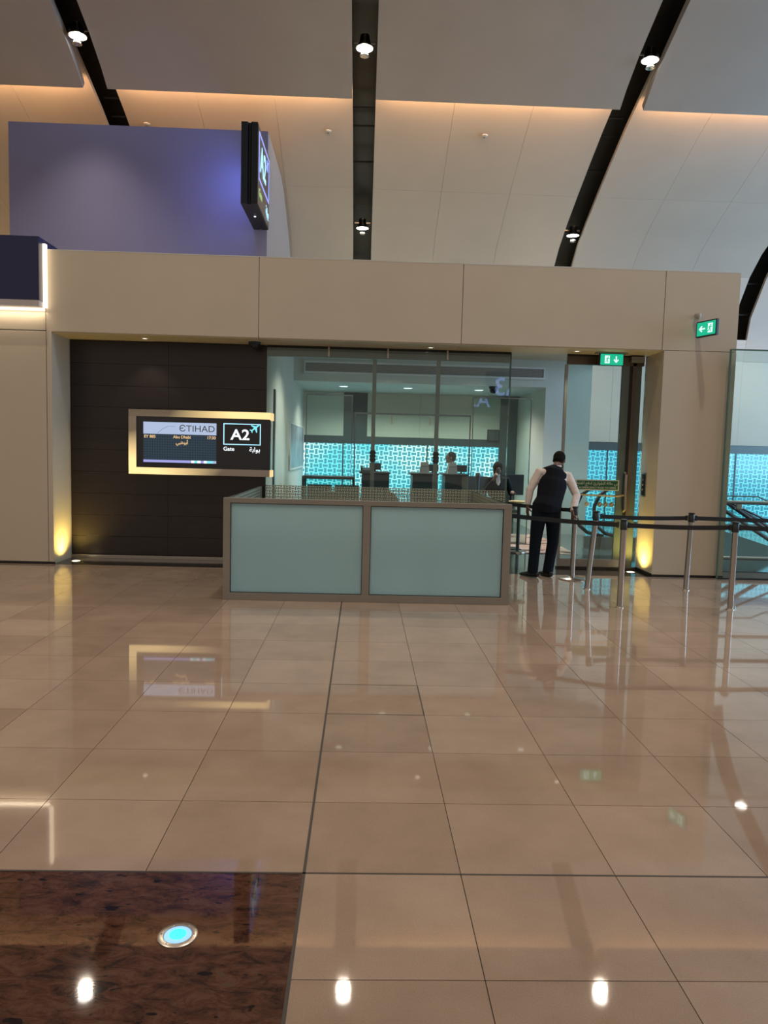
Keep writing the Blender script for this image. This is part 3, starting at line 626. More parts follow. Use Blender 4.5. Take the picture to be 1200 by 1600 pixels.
hs = empty('hanging_sign', (3.9, 0.0, 4.1), 'lit gate A3 sign hanging over the hall, mirrored in the glazed screen', 'hanging sign')
obj('sign_case', box(B(), 3.45, 4.75, -0.1, 0.0, 3.0, 3.95, 0.01), 'navysign', hs)
obj('hanger', tube(B(), [(3.9, -0.05, 3.95), (3.9, -0.05, 9.98)], 0.015, 8), 'dgrey', hs)
M['violet2'] = glow('violet_sign_lit', (0.30, 0.38, 1.0), 6)
text('gate_number', 'A3', 0.72, 'violet2', (4.10, 0.003, 3.5), hs, face='+y', bold=0.01)
nb = empty('navy_sign_box', (-7.2, 9.85, 3.4), 'navy blue box sign with a glowing edge at the left of the gate header', 'sign box')
obj('navy_body', box(B(), -11.0, -4.20, 9.85, 10.04, 3.45, 4.25), 'navy', nb)
obj('navy_top', box(B(), -11.0, -4.20, 10.04, 11.4, 4.145, 4.25), 'navy', nb)
obj('light_strip', box(B(), -4.20, -4.165, 9.97, 10.03, 3.38, 4.19), 'led', nb)
obj('light_strip', box(B(), -11.0, -4.20, 9.97, 10.03, 3.345, 3.37), 'led', nb)
obj('ledge', box(B(), -11.0, -4.205, 9.85, 10.04, 3.375, 3.45), 'ledge', nb)
lamp('strip_lamp', 'AREA', (-5.6, 9.98, 3.33), 5, (1.0, 0.82, 0.58), (-5.6, 10.1, 2.9), shape='RECTANGLE', size=2.8, size_y=0.03)

# ================================================================ exit signs, camera, downlights
def exit_face(par, px_, py_, pz_, w_, h_, arrow, horiz=True):
    """faces -y; drawn centred on px_, pz_"""
    obj('sign_face', box(B(), px_ - w_ / 2, px_ + w_ / 2, py_ - 0.004, py_, pz_ - h_ / 2, pz_ + h_ / 2), 'exitgreen', par)
    s = h_ / 0.15
    sx = -1 if arrow == 'down' else 1
    mx, ax = px_ + sx * 0.065 * s, px_ - sx * 0.06 * s
    Y_ = (py_ - 0.009, py_ - 0.004)
    d = obj('running_figure_panel', box(B(), mx - 0.034 * s, mx + 0.034 * s, *Y_, pz_ - 0.052 * s, pz_ + 0.052 * s), 'exitwhite', par)
    Y2 = (py_ - 0.012, py_ - 0.009); bm = B()
    def L(pts, r): tube(bm, [(mx + a * s, (Y2[0] + Y2[1]) / 2, pz_ + b * s) for a, b in pts], r * s, 6)
    L([(0.010, 0.036), (0.012, 0.026)], 0.008); L([(0.008, 0.020), (-0.004, -0.006)], 0.008); L([(0.008, 0.016), (0.024, 0.006), (0.03, 0.014)], 0.004); L([(0.006, 0.016), (-0.014, 0.014), (-0.022, 0.0)], 0.004)
    L([(-0.004, -0.008), (0.010, -0.02), (0.006, -0.042)], 0.005); L([(-0.004, -0.008), (-0.012, -0.026), (-0.03, -0.032)], 0.005)
    obj('running_figure', bm, 'exitgreen', d)
    if arrow == 'down': P_ = [(0, -0.048), (0.036, -0.006), (0.028, 0.006), (0.008, -0.014), (0.008, 0.046), (-0.008, 0.046), (-0.008, -0.014), (-0.028, 0.006), (-0.036, -0.006)]
    else: P_ = [(-0.048, 0), (-0.006, 0.036), (0.006, 0.028), (-0.014, 0.008), (0.046, 0.008), (0.046, -0.008), (-0.014, -0.008), (0.006, -0.028), (-0.006, -0.036)]
    obj('arrow', prism(B(), [(ax + a * s, pz_ + b * s) for a, b in P_], 'y', *Y_), 'exitwhite', par)
ex = empty('exit_sign', (3.42, 10.35, 3.078), 'green exit sign with a down arrow hanging from the soffit over the door', 'exit sign')
obj('sign_case', box(B(), 3.25, 3.585, 10.335, 10.385, 2.895, 3.06, 0.004), 'dgrey', ex)
obj('mounting_plate', box(B(), 3.20, 3.63, 10.30, 10.42, 3.06, 3.078), 'grey', ex)
exit_face(ex, 3.4175, 10.335, 2.978, 0.315, 0.150, 'down')
ex2 = empty('exit_sign', (4.46, 10.04, 3.45), 'green exit sign with a left arrow standing out from the cream pier', 'exit sign')
# built facing -y about the origin, then turned to stand out from the wall
tmp = []
before = set(bpy.data.objects)
ex2.location = (0, 0, 0)
obj('sign_case', box(B(), -0.18, 0.18, -0.02, 0.02, -0.105, 0.105, 0.004), 'dgrey', ex2)
exit_face(ex2, 0, -0.02, 0.0, 0.325, 0.175, 'left')
ex2.location = (4.515, 9.86, 3.36); ex2.rotation_euler = (0, 0, math.radians(-72))
obj('wall_camera', lathe(B(), [(0.04, 0.05), (0.045, 0.02), (0.03, -0.01), (0.012, -0.02)], (4.44, 10.0, 3.52), 16), 'card', label='small beige sensor on the pier above the side exit sign', cat='sensor', smooth=True)
cm = empty('dome_camera', (-1.52, 10.4, 3.078), 'black dome camera on the soffit above the end of the dark wall', 'camera')
obj('camera_base', lathe(B(), [(0.085, 0.0), (0.085, -0.03), (0.07, -0.035)], (-1.52, 10.4, 3.078), 20), 'dgrey', cm, smooth=True)
obj('camera_dome', lathe(B(), [(0.06, -0.035), (0.055, -0.06), (0.035, -0.08), (0.01, -0.088)], (-1.52, 10.4, 3.078), 20), 'screen', cm, smooth=True)
c2 = empty('dome_camera', (2.55, 15.0, 3.0), 'black dome camera hanging below the lounge bulkhead', 'camera')
obj('camera_base', lathe(B(), [(0.09, 0.10), (0.09, 0.06), (0.08, 0.05)], (2.64, 15.3, 2.9), 20), 'dgrey', c2, smooth=True)
obj('camera_dome', lathe(B(), [(0.075, 0.05), (0.07, 0.0), (0.045, -0.04), (0.01, -0.05)], (2.64, 15.3, 2.9), 20), 'screen', c2, smooth=True)
for x, y, l in ((0.904, 10.40, 'small soffit downlight above the glazed screen'), (2.92, 10.31, 'small soffit downlight left of the hanging exit sign'), (-3.0, 10.35, 'small soffit downlight above the dark wall')):
    o = empty('soffit_downlight', (x, y, 3.078), l, 'downlight', 'downlights in the portal soffit')
    obj('trim_ring', lathe(B(), [(0.055, 0.0), (0.055, -0.006), (0.04, -0.008), (0.035, 0.0)], (x, y, 3.078), 20), 'white', o, smooth=True)
    obj('lens', lathe(B(), [(0.034, -0.001), (0.03, -0.004)], (x, y, 3.078), 16), 'downlight', o)
    lamp('spot', 'SPOT', (x, y, 3.05), 22, (1.0, 0.86, 0.62), (x, y, 0), spot_size=math.radians(95), spot_blend=0.6, shadow_soft_size=0.03)
for k, (x, y) in enumerate(((-0.3, 12.6), (1.3, 12.6), (2.9, 12.6), (0.5, 14.3), (2.2, 14.3))):
    o = empty('lounge_downlight', (x, y, 3.55), ['leftmost', 'middle', 'rightmost', 'rear left', 'rear right'][k] + ' downlight in the lounge ceiling', 'downlight', 'downlights in the lounge ceiling')
    obj('trim_ring', lathe(B(), [(0.09, 0.0), (0.09, -0.008), (0.07, -0.01), (0.06, 0.0)], (x, y, 3.55), 20), 'white', o, smooth=True)
    obj('lens', lathe(B(), [(0.058, -0.001), (0.05, -0.004)], (x, y, 3.55), 16), 'loungelens', o)
    lamp('spot', 'SPOT', (x, y, 3.5), 230 if y < 14 else 110, (1.0, 0.95, 0.84), (x, y, 0), spot_size=math.radians(130), spot_blend=0.8, shadow_soft_size=0.05)
for x, l in ((-0.45, 'small rear ceiling light above the pale left panel'), (0.95, 'small rear ceiling light between the screen posts'), (2.5, 'small rear ceiling light at the right of the lounge')):
    lamp('spot', 'SPOT', (x, 16.3, 2.96), 130, (1.0, 0.97, 0.88), (x, 16.5, 0), spot_size=math.radians(150), spot_blend=0.6, shadow_soft_size=0.08)
    obj('ceiling_light', lathe(B(), [(0.10, 0.0), (0.08, -0.012)], (x, 16.3, 3.0), 16), 'whitelit', label=l, cat='ceiling light')

# floor uplights washing the two reveals
for x, y, l in ((-3.93, 10.30, 'glowing floor uplight at the foot of the dark wall'), (3.85, 10.36, 'glowing floor uplight at the foot of the right pier')):
    o = empty('floor_uplight', (x, y, 0.002), l, 'floor light')
    obj('ring', lathe(B(), [(0.075, 0.0), (0.075, 0.006), (0.055, 0.008), (0.05, 0.003)], (x, y, 0.002), 24), 'steel', o, smooth=True)
    obj('lens', lathe(B(), [(0.054, 0.004), (0.045, 0.009), (0.02, 0.011)], (x, y, 0.002), 24), 'uplight', o, smooth=True)
    s = -1 if x < 0 else 1
    lamp('spot', 'SPOT', (x + s * 0.03, y, 0.03), 58, (1.0, 0.72, 0.17), (x + s * 0.22, y, 1.9), spot_size=math.radians(142), spot_blend=1.0, shadow_soft_size=0.03)
x, y = -0.585, 2.393
o = empty('floor_marker_light', (x, y, 0.0), 'round cyan floor light in a steel ring set in the brown granite', 'floor light')
obj('ring', lathe(B(), [(0.066, 0.0), (0.066, 0.003), (0.060, 0.005), (0.047, 0.005), (0.045, 0.001)], (x, y, 0.0), 36), 'steel', o, smooth=True)
ln = obj('lens', lathe(B(), [(0.046, 0.001), (0.044, 0.004), (0.03, 0.0055), (0.026, 0.0055)], (x, y, 0.0), 32), 'cyan2', o, smooth=True)
obj('lamp_core', lathe(B(), [(0.029, 0.0056), (0.025, 0.0062)], (x, y, 0.0), 24), 'cyan', ln, smooth=True)
bm = B()
for k in range(6):
    a = k * PI / 3; lathe(bm, [(0.003, 0.005), (0.002, 0.006)], (x + 0.0535 * math.cos(a), y + 0.0535 * math.sin(a), 0), 8)
obj('screws', bm, 'silver', o, kind='stuff')
# control plate on the right reveal
o = empty('control_plate', (4.03, 10.53, 1.25), 'steel switch plate with buttons on the right reveal', 'switch')
obj('plate', box(B(), 4.018, 4.03, 10.42, 10.60, 1.08, 1.42, 0.003), 'steel', o)
obj('black_insert', box(B(), 4.012, 4.018, 10.45, 10.57, 1.10, 1.40), 'screen', o)
for z in (1.32, 1.25, 1.18): obj('button', lathe(B(), [(0.016, 0), (0.013, 0.006)], (0, 0, 0), 12), 'steel', o)
for ch, z in zip([c for c in o.children if c.name.startswith('button')], (1.32, 1.25, 1.18)):
    ch.rotation_euler = (0, -PI / 2, 0); ch.data.transform(Matrix.Translation(wloc(o))); ch.location = Vector((4.012, 10.51, z)) - wloc(o)

# ================================================================ queue posts and belts
def post(base, disc, lean, label):
    o = empty('queue_post', (0, 0, 0), label, 'queue post', 'steel queue posts')
    x, y = 0, 0; H_ = 0.96
    obj('pole', tube(B(), [(0, 0, 0.012), (lean * 0.45, 0, 0.45), (lean * 0.9, 0, 0.86)], 0.032, 18), 'steel', o, smooth=True)
    obj('belt_head', lathe(B(), [(0.036, 0.855), (0.038, 0.86), (0.038, 0.945), (0.030, 0.955)], (lean * 0.93, 0, 0), 18), 'dgrey', o, smooth=True)
    obj('cap', lathe(B(), [(0.030, 0.955), (0.041, 0.957), (0.041, 0.966), (0.030, 0.972)], (lean, 0, 0), 18), 'rubber', o, smooth=True)
    if disc: obj('base_disc', lathe(B(), [(0.17, 0.0), (0.172, 0.008), (0.16, 0.018), (0.06, 0.03), (0.035, 0.04)], (0, 0, 0), 36), 'steel', o, smooth=True)
    else: obj('floor_socket', lathe(B(), [(0.044, 0.0), (0.044, 0.010), (0.036, 0.016)], (0, 0, 0), 20), 'silver', o, smooth=True)
    o.location = base
    return o
PA, PB, PC, PD, PE = (2.843, 7.92, 0), (4.075, 7.93, 0), (2.81, 9.0, 0), (4.075, 9.06, 0), (2.82, 9.69, 0)
post(PA, False, 0, 'steel queue post in the front row, nearest the barrier')
post(PB, False, 0, 'steel queue post in the front row, farthest right')
post(PC, False, 0.075, 'leaning steel queue post beside the stooping man')
post(PD, False, 0.02, 'steel queue post in the back row before the cream pier')
post(PE, True, 0, 'steel queue post on a round base held by the stooping man')
def belt(p, q, label, sag=0.012):
    p, q = Vector(p), Vector(q); o = empty('queue_belt', tuple((p + q) / 2), label, 'queue belt', 'black retractable queue belts')
    bm = B(); d = (q - p); n = Vector((-d.y, d.x, 0)).normalized() * 0.0015; N = 10; rows = []
    for k in range(N + 1):
        t = k / N; c = p + d * t - Vector((0, 0, sag * 4 * t * (1 - t)))
        rows.append([bm.verts.new(c + n + Vector((0, 0, 0.025))), bm.verts.new(c - n + Vector((0, 0, 0.025))), bm.verts.new(c - n - Vector((0, 0, 0.025))), bm.verts.new(c + n - Vector((0, 0, 0.025)))])
    for a, b in zip(rows, rows[1:]):
        for k in range(4): bm.faces.new((a[k], a[(k + 1) % 4], b[(k + 1) % 4], b[k]))
    bm.faces.new(rows[0]); bm.faces.new(rows[-1][::-1])
    obj('webbing', bm, 'belt', o)
    dn = d.normalized()
    for e_, s in ((p, 1), (q, -1)):
        c = e_ + dn * s * 0.012; bm = B(); a = dn * 0.012; nn = n * 7
        vs = [bm.verts.new(c + a * i + nn * j + Vector((0, 0, 0.031 * k))) for i in (-1, 1) for j in (-1, 1) for k in (-1, 1)]
        for f_ in [(0, 1, 3, 2), (4, 6, 7, 5), (0, 4, 5, 1), (2, 3, 7, 6), (0, 2, 6, 4), (1, 5, 7, 3)]: bm.faces.new([vs[i] for i in f_])
        obj('belt_clip', bm, 'rubber', o)
    return o
zb = 0.905
belt((1.625, 8.64, 0.93), (2.843 - 0.045, 7.945, zb), 'black belt from the barrier side to the nearest front post')
belt((2.843 + 0.045, 7.92, zb), (4.075 - 0.045, 7.93, zb), 'black belt between the two front posts')
belt((4.075 + 0.045, 7.93, zb), (5.6, 7.95, zb), 'black belt running right out of view from the front row')
belt((2.81 + 0.125, 9.0, zb), (4.075 - 0.03, 9.06, zb), 'black belt between the leaning post and the back row post')
belt((4.075 + 0.065, 9.06, zb), (6.3, 9.10, zb), 'black belt running right out of view from the back row')
belt((2.09, 10.5, 0.93), (2.82 - 0.045, 9.72, 0.92), 'black belt from the glazing to the held post, behind the man', 0.01)
for p_ in ((5.6 + 0.045, 7.95, 0), (6.3 + 0.045, 9.10, 0)): post(p_, False, 0, 'steel queue post at the right end of the ' + ('front row' if p_[1] < 8.5 else 'back row'))

# ================================================================ tall glass guard and escalators on the right
o = empty('glass_guard', (6.4, 9.95, 0), 'tall clear glass guard panel right of the cream pier', 'glass guard')
obj('pane', box(B(), 4.905, 8.0, 9.945, 9.957, 0.02, 3.10), 'glass_side', o)
obj('edge_strip', box(B(), 4.885, 4.905, 9.94, 9.962, 0.0, 3.115), 'glass_edge', o)
obj('top_strip', box(B(), 4.905, 8.0, 9.94, 9.962, 3.10, 3.118), 'glass_edge', o)
obj('floor_channel', box(B(), 4.9, 8.0, 9.93, 9.97, 0.0, 0.02), 'black', o)
o = empty('guard_rail', (6.4, 10.8, 0), 'bronze guard rail with two bars behind the tall glass', 'guard rail')
for z in (1.01, 0.18): obj('rail_bar', tube(B(), [(5.34, 10.8, z), (8.2, 10.8, z)], 0.028, 12), 'bronze', o, smooth=True)
for x in (5.36, 6.7, 8.1): obj('rail_post', tube(B(), [(x, 10.84, 0.0), (x, 10.84, 1.0)], 0.018, 8), 'dgrey', o, smooth=True)
bm = B(); tube(bm, [(5.36, 10.8, 1.01), (5.36, 10.8, 0.96), (5.36, 10.84, 0.93)], 0.022, 8); tube(bm, [(5.36, 10.8, 0.18), (5.36, 10.84, 0.12)], 0.022, 8); obj('end_bracket', bm, 'steel', o, smooth=True)
def escalator(x0, y, z0, z1, run, sgn, label):
    """balustrade seen side-on, running down to the right"""
    o = empty('escalator', (x0, y, z0 - 0.9), label, 'escalator', 'escalators behind the gate')
    h = 0.0; x1 = x0 + run
    top = [(x0 - 0.8, y, z0), (x0, y, z0), (x1, y, z1)]
    obj('handrail', tube(B(), top, 0.035, 10), 'rubber', o, smooth=True)
    obj('glass_balustrade', prism(B(), [(x0 - 0.8, z0 - 0.75), (x0 - 0.8, z0 - 0.02), (x0, z0 - 0.02), (x1, z1 - 0.02), (x1, z1 - 0.75), (x0, z0 - 0.75)], 'y', y - 0.006, y + 0.006), 'glass', o)
    obj('skirt_beam', tube(B(), [(x0 - 0.8, y, z0 - 0.75), (x0, y, z0 - 0.75), (x1, y, z1 - 0.75)], 0.045, 8), 'bronze', o, smooth=True)
    return o
escalator(6.1, 12.6, 1.02, -0.55, 2.5, 1, 'nearer escalator handrail sloping down to the right behind the tall glass')
escalator(6.6, 13.8, 1.02, -0.35, 2.4, 1, 'farther escalator handrail sloping down to the right behind the tall glass')
escalator(6.0, 12.95, 1.00, -0.75, 2.9, 1, 'middle escalator handrail sloping down to the right behind the tall glass')
o = empty('escalator_guard', (6.5, 12.2, 0), 'thin dark guard frame with a cranked end over the escalators', 'guard rail')
obj('guard_frame', tube(tube(B(), [(5.9, 12.2, 1.03), (6.62, 12.2, 1.03), (6.85, 12.2, 0.93), (7.2, 12.2, 0.93)], 0.012, 6), [(5.9, 12.2, 1.03), (7.2, 12.2, 0.46)], 0.02, 6), 'dgrey', o, smooth=True)
for x in (5.92, 7.15): obj('guard_post', tube(B(), [(x, 12.2, 0.0), (x, 12.2, 1.0)], 0.015, 6), 'dgrey', o, smooth=True)
for x, z in ((6.02, 0.93), (6.3, 0.86)): obj('joint_bracket', box(B(), x - 0.05, x + 0.05, 12.17, 12.24, z - 0.05, z + 0.04, 0.012), 'steel', o)
bm = B(); prism(bm, [(5.2, 0.01), (5.2, 0.62), (6.18, 0.42), (7.6, -0.01), (7.6, -0.04), (5.2, -0.04)], 'y', 12.38, 12.42)
obj('perforated_cladding', bm, 'mesh', label='grey green perforated side cladding of the escalator behind the guard rail', cat='cladding')
for a, (x_, y_), l in ((0, (3.80, 13.0), 'left black looped escalator handrail seen through the glass door'), (1, (4.09, 12.9), 'right black looped escalator handrail seen through the glass door')):
    o = empty('escalator_newel', (x_ + 0.3, y_, 0), l, 'escalator', 'looped handrail ends behind the door')
    pts = [(x_ + 0.9, y_ + 1.2, 1.12), (x_ + 0.48, y_, 1.12), (x_ + 0.25, y_, 1.08), (x_ + 0.08, y_, 0.95), (x_, y_, 0.76), (x_, y_, 0.56), (x_ + 0.07, y_, 0.40), (x_ + 0.22, y_, 0.28), (x_ + 0.5, y_, 0.22)]
    obj('handrail', tube(B(), pts, 0.032, 10), 'rubber', o, smooth=True)
    obj('glass_balustrade', prism(B(), [(p[0] + 0.02, p[2] - 0.02) for p in pts[1:]] + [(x_ + 0.9, 0.22), (x_ + 0.9, 1.08)], 'y', y_ - 0.005, y_ + 0.005), 'glass', o)
    obj('skirt', box(B(), x_ + 0.15, x_ + 0.95, y_ - 0.04, y_ + 0.04, 0.0, 0.22), 'bronze', o)

# ================================================================ lounge furniture
def screen_frame(x0, x1, y, h, mull, label, frame='dgrey', th=0.02):
    o = empty('glass_screen', ((x0 + x1) / 2, y, 0), label, 'glass screen', 'frameless glass screens in the lounge')
    bm = B(); box(bm, x0, x1, y - 0.015, y + 0.015, h - th * 1.6, h)
    box(bm, x0, x0 + th, y - 0.015, y + 0.015, 0, h - th * 1.6); box(bm, x1 - th, x1, y - 0.015, y + 0.015, 0, h - th * 1.6)
    obj('thin_frame', bm, frame, o)
    xs = [x0 + th] + list(mull) + [x1 - th]
    for a, b in zip(xs, xs[1:]): obj('pane', box(B(), a + 0.002, b - 0.002, y - 0.005, y + 0.005, 0.01, h - th * 1.6), 'glass_side', o)
    for x in mull: obj('clamp', box(B(), x - 0.014, x + 0.014, y - 0.02, y + 0.02, h - 0.20, h - 0.03, 0.004), 'steel', o)
    return o
screen_frame(-0.16, 1.93, 13.4, 2.31, (0.51, 1.20), 'wide glass screen with a dark head rail behind the boarding desks')
screen_frame(-1.03, -0.20, 13.4, 2.61, (), 'narrow tall glass screen at the left of the lounge', th=0.012)
screen_frame(1.96, 3.02, 13.4, 2.64, (), 'tall glass screen at the right of the lounge', th=0.012)
def podium(x0, x1, label, monitor, tanside, cardx, extras):
    y = 12.6; h = 1.27
    o = empty('boarding_desk', ((x0 + x1) / 2, y, 0), label, 'desk', 'boarding desks')
    b = x1 - (0.10 if tanside else 0)
    obj('desk_body', box(B(), x0 + 0.02, b, y, y + 0.55, 0.0, h - 0.03, 0.01), 'podium', o)
    obj('worktop', box(B(), x0 - 0.02, x1 + 0.01, y - 0.03, y + 0.58, h - 0.03, h, 0.008), 'dgrey', o)
    if tanside: obj('tan_end_panel', box(B(), b, x1, y, y + 0.55, 0, h - 0.03, 0.004), 'tan', o)
    for mx in monitor:
        m_ = empty('desk_monitor', (mx, y + 0.3, h), label.replace('dark boarding desk', 'black monitor on the boarding desk'), 'monitor', 'monitors on the boarding desks')
        obj('monitor_screen', box(B(), mx - 0.10, mx + 0.10, y + 0.28, y + 0.31, h + 0.03, h + 0.15, 0.004), 'screen', m_)
        obj('monitor_stand', box(B(), mx - 0.015, mx + 0.015, y + 0.30, y + 0.33, h, h + 0.08), 'screen', m_)
        obj('monitor_foot', box(B(), mx - 0.06, mx + 0.06, y + 0.25, y + 0.38, h, h + 0.008), 'screen', m_)
    if cardx is not None:
        bm = B(); x, z = cardx, h
        prism(bm, [(x - 0.085, z), (x - 0.06, z + 0.19), (x + 0.06, z + 0.19), (x + 0.085, z)], 'y', y + 0.05, y + 0.13)
        c = obj('card_holder', bm, 'card', loc=(x, y + 0.09, z), label=label.replace('dark boarding desk', 'beige tapered notice holder on the boarding desk'), cat='notice holder', group='notice holders on the boarding desks')
        obj('printed_line', box(B(), x - 0.055, x + 0.055, y + 0.046, y + 0.05, z + 0.115, z + 0.125), 'greytext', c)
    return o
podium(-0.03, 0.46, 'dark boarding desk at the left, behind the left screen post', (0.22,), False, None, 0)
podium(0.835, 1.29, 'dark boarding desk in the middle with a tan end', (1.22,), True, 1.06, 0)
podium(1.39, 1.80, 'dark boarding desk at the right with a tan end', (1.72,), True, 1.54, 0)
o = empty('telephone', (0.05, 12.8, 1.27), 'dark desk telephone on the left boarding desk', 'telephone')
obj('phone_base', prism(B(), [(12.70, 1.27), (12.70, 1.29), (12.88, 1.335), (12.88, 1.27)], 'x', -0.03, 0.14), 'dgrey', o)
obj('handset', tube(B(), [(-0.01, 12.74, 1.315), (-0.01, 12.79, 1.34), (-0.01, 12.86, 1.355)], 0.018, 8), 'rubber', o, smooth=True)
# glass-fronted table
o = empty('glass_table', (-0.58, 13.0, 0), 'dark framed glass-fronted table at the left of the lounge', 'table')
bm = B(); box(bm, -1.04, -0.13, 12.85, 13.35, 1.12, 1.165); 
for a in (-1.04, -0.17):
    for yy in (12.85, 13.31): box(bm, a, a + 0.04, yy, yy + 0.04, 0.0, 1.12)
obj('table_frame', bm, 'dgrey', o)
obj('front_glass', box(B(), -1.0, -0.17, 12.865, 12.875, 0.55, 1.12), 'glass_side', o)
# swivel chairs seen over the barrier
def chair(x, y, h, label, w_=0.24, m_='fabric', ry=0.0):
    o = empty('swivel_chair', (x, y, 0), label, 'chair', 'lounge desk chairs')
    bm = B(); bw = w_; N = 8
    prism(bm, [(x - bw, h - 0.42), (x - bw * 0.95, h - 0.12), (x - bw * 0.6, h - 0.02), (x - bw * 0.25, h), (x + bw * 0.25, h), (x + bw * 0.6, h - 0.02), (x + bw * 0.95, h - 0.12), (x + bw, h - 0.42)], 'y', y - 0.28, y - 0.22)
    obj('backrest', bm, m_, o)
    obj('seat', box(B(), x - bw, x + bw, y - 0.22, y + 0.25, h - 0.52, h - 0.44, 0.025), m_, o)
    obj('back_bracket', box(B(), x - 0.03, x + 0.03, y - 0.30, y - 0.28, h - 0.55, h - 0.2), 'dgrey', o)
    obj('column', tube(B(), [(x, y, 0.08), (x, y, h - 0.52)], 0.025, 10), 'steel', o, smooth=True)
    bm = B()
    for k in range(5):
        a = 2 * PI * k / 5; tube(bm, [(x, y, 0.09), (x + 0.27 * math.cos(a), y + 0.27 * math.sin(a), 0.055)], [0.022, 0.014], 6)
    obj('star_base', bm, 'dgrey', o)
    for k in range(5):
        a = 2 * PI * k / 5; bm = B(); lathe(bm, [(0.025, -0.012), (0.025, 0.012)], (x + 0.27 * math.cos(a), y + 0.27 * math.sin(a), 0.027), 10, 'y'); obj('castor', bm, 'rubber', o)
    return o
chair(-0.52, 11.9, 0.98, 'grey swivel chair before the glass-fronted table')
chair(0.40, 12.2, 0.98, 'grey swivel chair in front of the left boarding desk', 0.2)
# dark stool table and big dark display behind it
o = empty('display_stand', (2.58, 12.6, 0), 'large dark display on a stand right of the boarding desks', 'display')
obj('display_panel', box(B(), 2.37, 2.76, 12.60, 12.64, 0.94, 1.29, 0.006), 'podium', o)
obj('stand_pole', tube(B(), [(2.56, 12.66, 0.02), (2.56, 12.66, 1.1)], 0.025, 10), 'dgrey', o, smooth=True)
obj('stand_foot', box(B(), 2.40, 2.74, 12.5, 12.82, 0.0, 0.02), 'dgrey', o)
o = empty('round_table', (2.62, 12.3, 0), 'small round table with a pale lit top below the dark display', 'table')
obj('table_top', lathe(B(), [(0.17, 0.83), (0.175, 0.845), (0.17, 0.86)], (2.62, 12.25, 0), 28), 'wood2', o, smooth=True)
obj('table_column', tube(B(), [(2.62, 12.25, 0.02), (2.62, 12.25, 0.83)], 0.03, 10), 'dgrey', o, smooth=True)
obj('table_foot', lathe(B(), [(0.16, 0.0), (0.15, 0.02), (0.03, 0.03)], (2.62, 12.25, 0), 24), 'steel', o, smooth=True)
# row of waiting seats behind
def bench(x0, n, y, label):
    o = empty('bench_seating', (x0 + n * 0.3, y, 0), label, 'bench', 'waiting benches in the lounge')
    for k in range(n):
        x = x0 + k * 0.6
        obj('seat', box(B(), x, x + 0.54, y, y + 0.5, 0.40, 0.46, 0.02), 'dgrey', o); obj('backrest', box(B(), x, x + 0.54, y + 0.48, y + 0.54, 0.44, 0.86, 0.02), 'dgrey', o)
    for k in range(n + 1):
        x = x0 + k * 0.6 - 0.03
        obj('armrest', tube(B(), [(x, y + 0.05, 0.40), (x, y + 0.05, 0.62), (x, y + 0.45, 0.62), (x, y + 0.45, 0.40)], 0.013, 8), 'steel', o, smooth=True)
    obj('beam', box(B(), x0, x0 + n * 0.6, y + 0.2, y + 0.28, 0.32, 0.38), 'steel', o)
    for x in (x0 + 0.3, x0 + n * 0.6 - 0.3): obj('leg', tube(B(), [(x, y + 0.05, 0.015), (x, y + 0.24, 0.34), (x, y + 0.45, 0.015)], 0.018, 8), 'steel', o, smooth=True)
bench(2.15, 2, 15.5, 'dark waiting bench at the right of the lounge')
bench(-1.2, 3, 15.8, 'dark waiting bench at the left of the lounge')
o = empty('lounge_post', (1.955, 12.5, 0), 'dark belt post beside the right boarding desk', 'queue post')
obj('pole', tube(B(), [(1.955, 12.5, 0.02), (1.955, 12.5, 1.22)], 0.03, 12), 'podium', o, smooth=True)
obj('cap', lathe(B(), [(0.045, 1.22), (0.05, 1.25), (0.035, 1.30), (0.01, 1.31)], (1.955, 12.5, 0), 16), 'podium', o, smooth=True)
obj('base_disc', lathe(B(), [(0.12, 0.0), (0.11, 0.02), (0.04, 0.03)], (1.955, 12.5, 0), 24), 'podium', o, smooth=True)
obj('low_partition', box(B(), 1.86, 2.2, 13.0, 13.06, 0, 1.23, 0.005), 'podium', label='low dark partition behind the waiting woman', cat='partition')
o = empty('wall_monitor', (3.15, 17.9, 2.04), 'small dark monitor on the far lounge wall', 'monitor')
obj('monitor_case', box(B(), 2.98, 3.27, 17.84, 17.90, 1.92, 2.2, 0.006), 'screen', o)
obj('monitor_screen', box(B(), 3.0, 3.25, 17.835, 17.84, 1.94, 2.18), 'podium', o)
o = empty('wall_picture', (-1.43, 15.9, 1.65), 'grey blue framed artwork on the lounge side wall', 'picture')
bm = B(); box(bm, -1.43, -1.40, 14.4, 17.7, 1.20, 1.23); box(bm, -1.43, -1.40, 14.4, 17.7, 2.11, 2.14); box(bm, -1.43, -1.40, 14.4, 14.45, 1.23, 2.11); box(bm, -1.43, -1.40, 17.65, 17.7, 1.23, 2.11)
obj('picture_frame', bm, 'white', o); obj('canvas', box(B(), -1.43, -1.41, 14.45, 17.65, 1.23, 2.11), 'picture', o)
obj('litter_bin', lathe(B(), [(0.10, 0.0), (0.12, 0.02), (0.13, 0.42), (0.125, 0.43), (0.115, 0.42)], (2.23, 11.6, 0.001), 20), 'steel', loc=(2.23, 11.6, 0.001), label='small steel bin just inside the lounge opening', cat='bin', smooth=True)

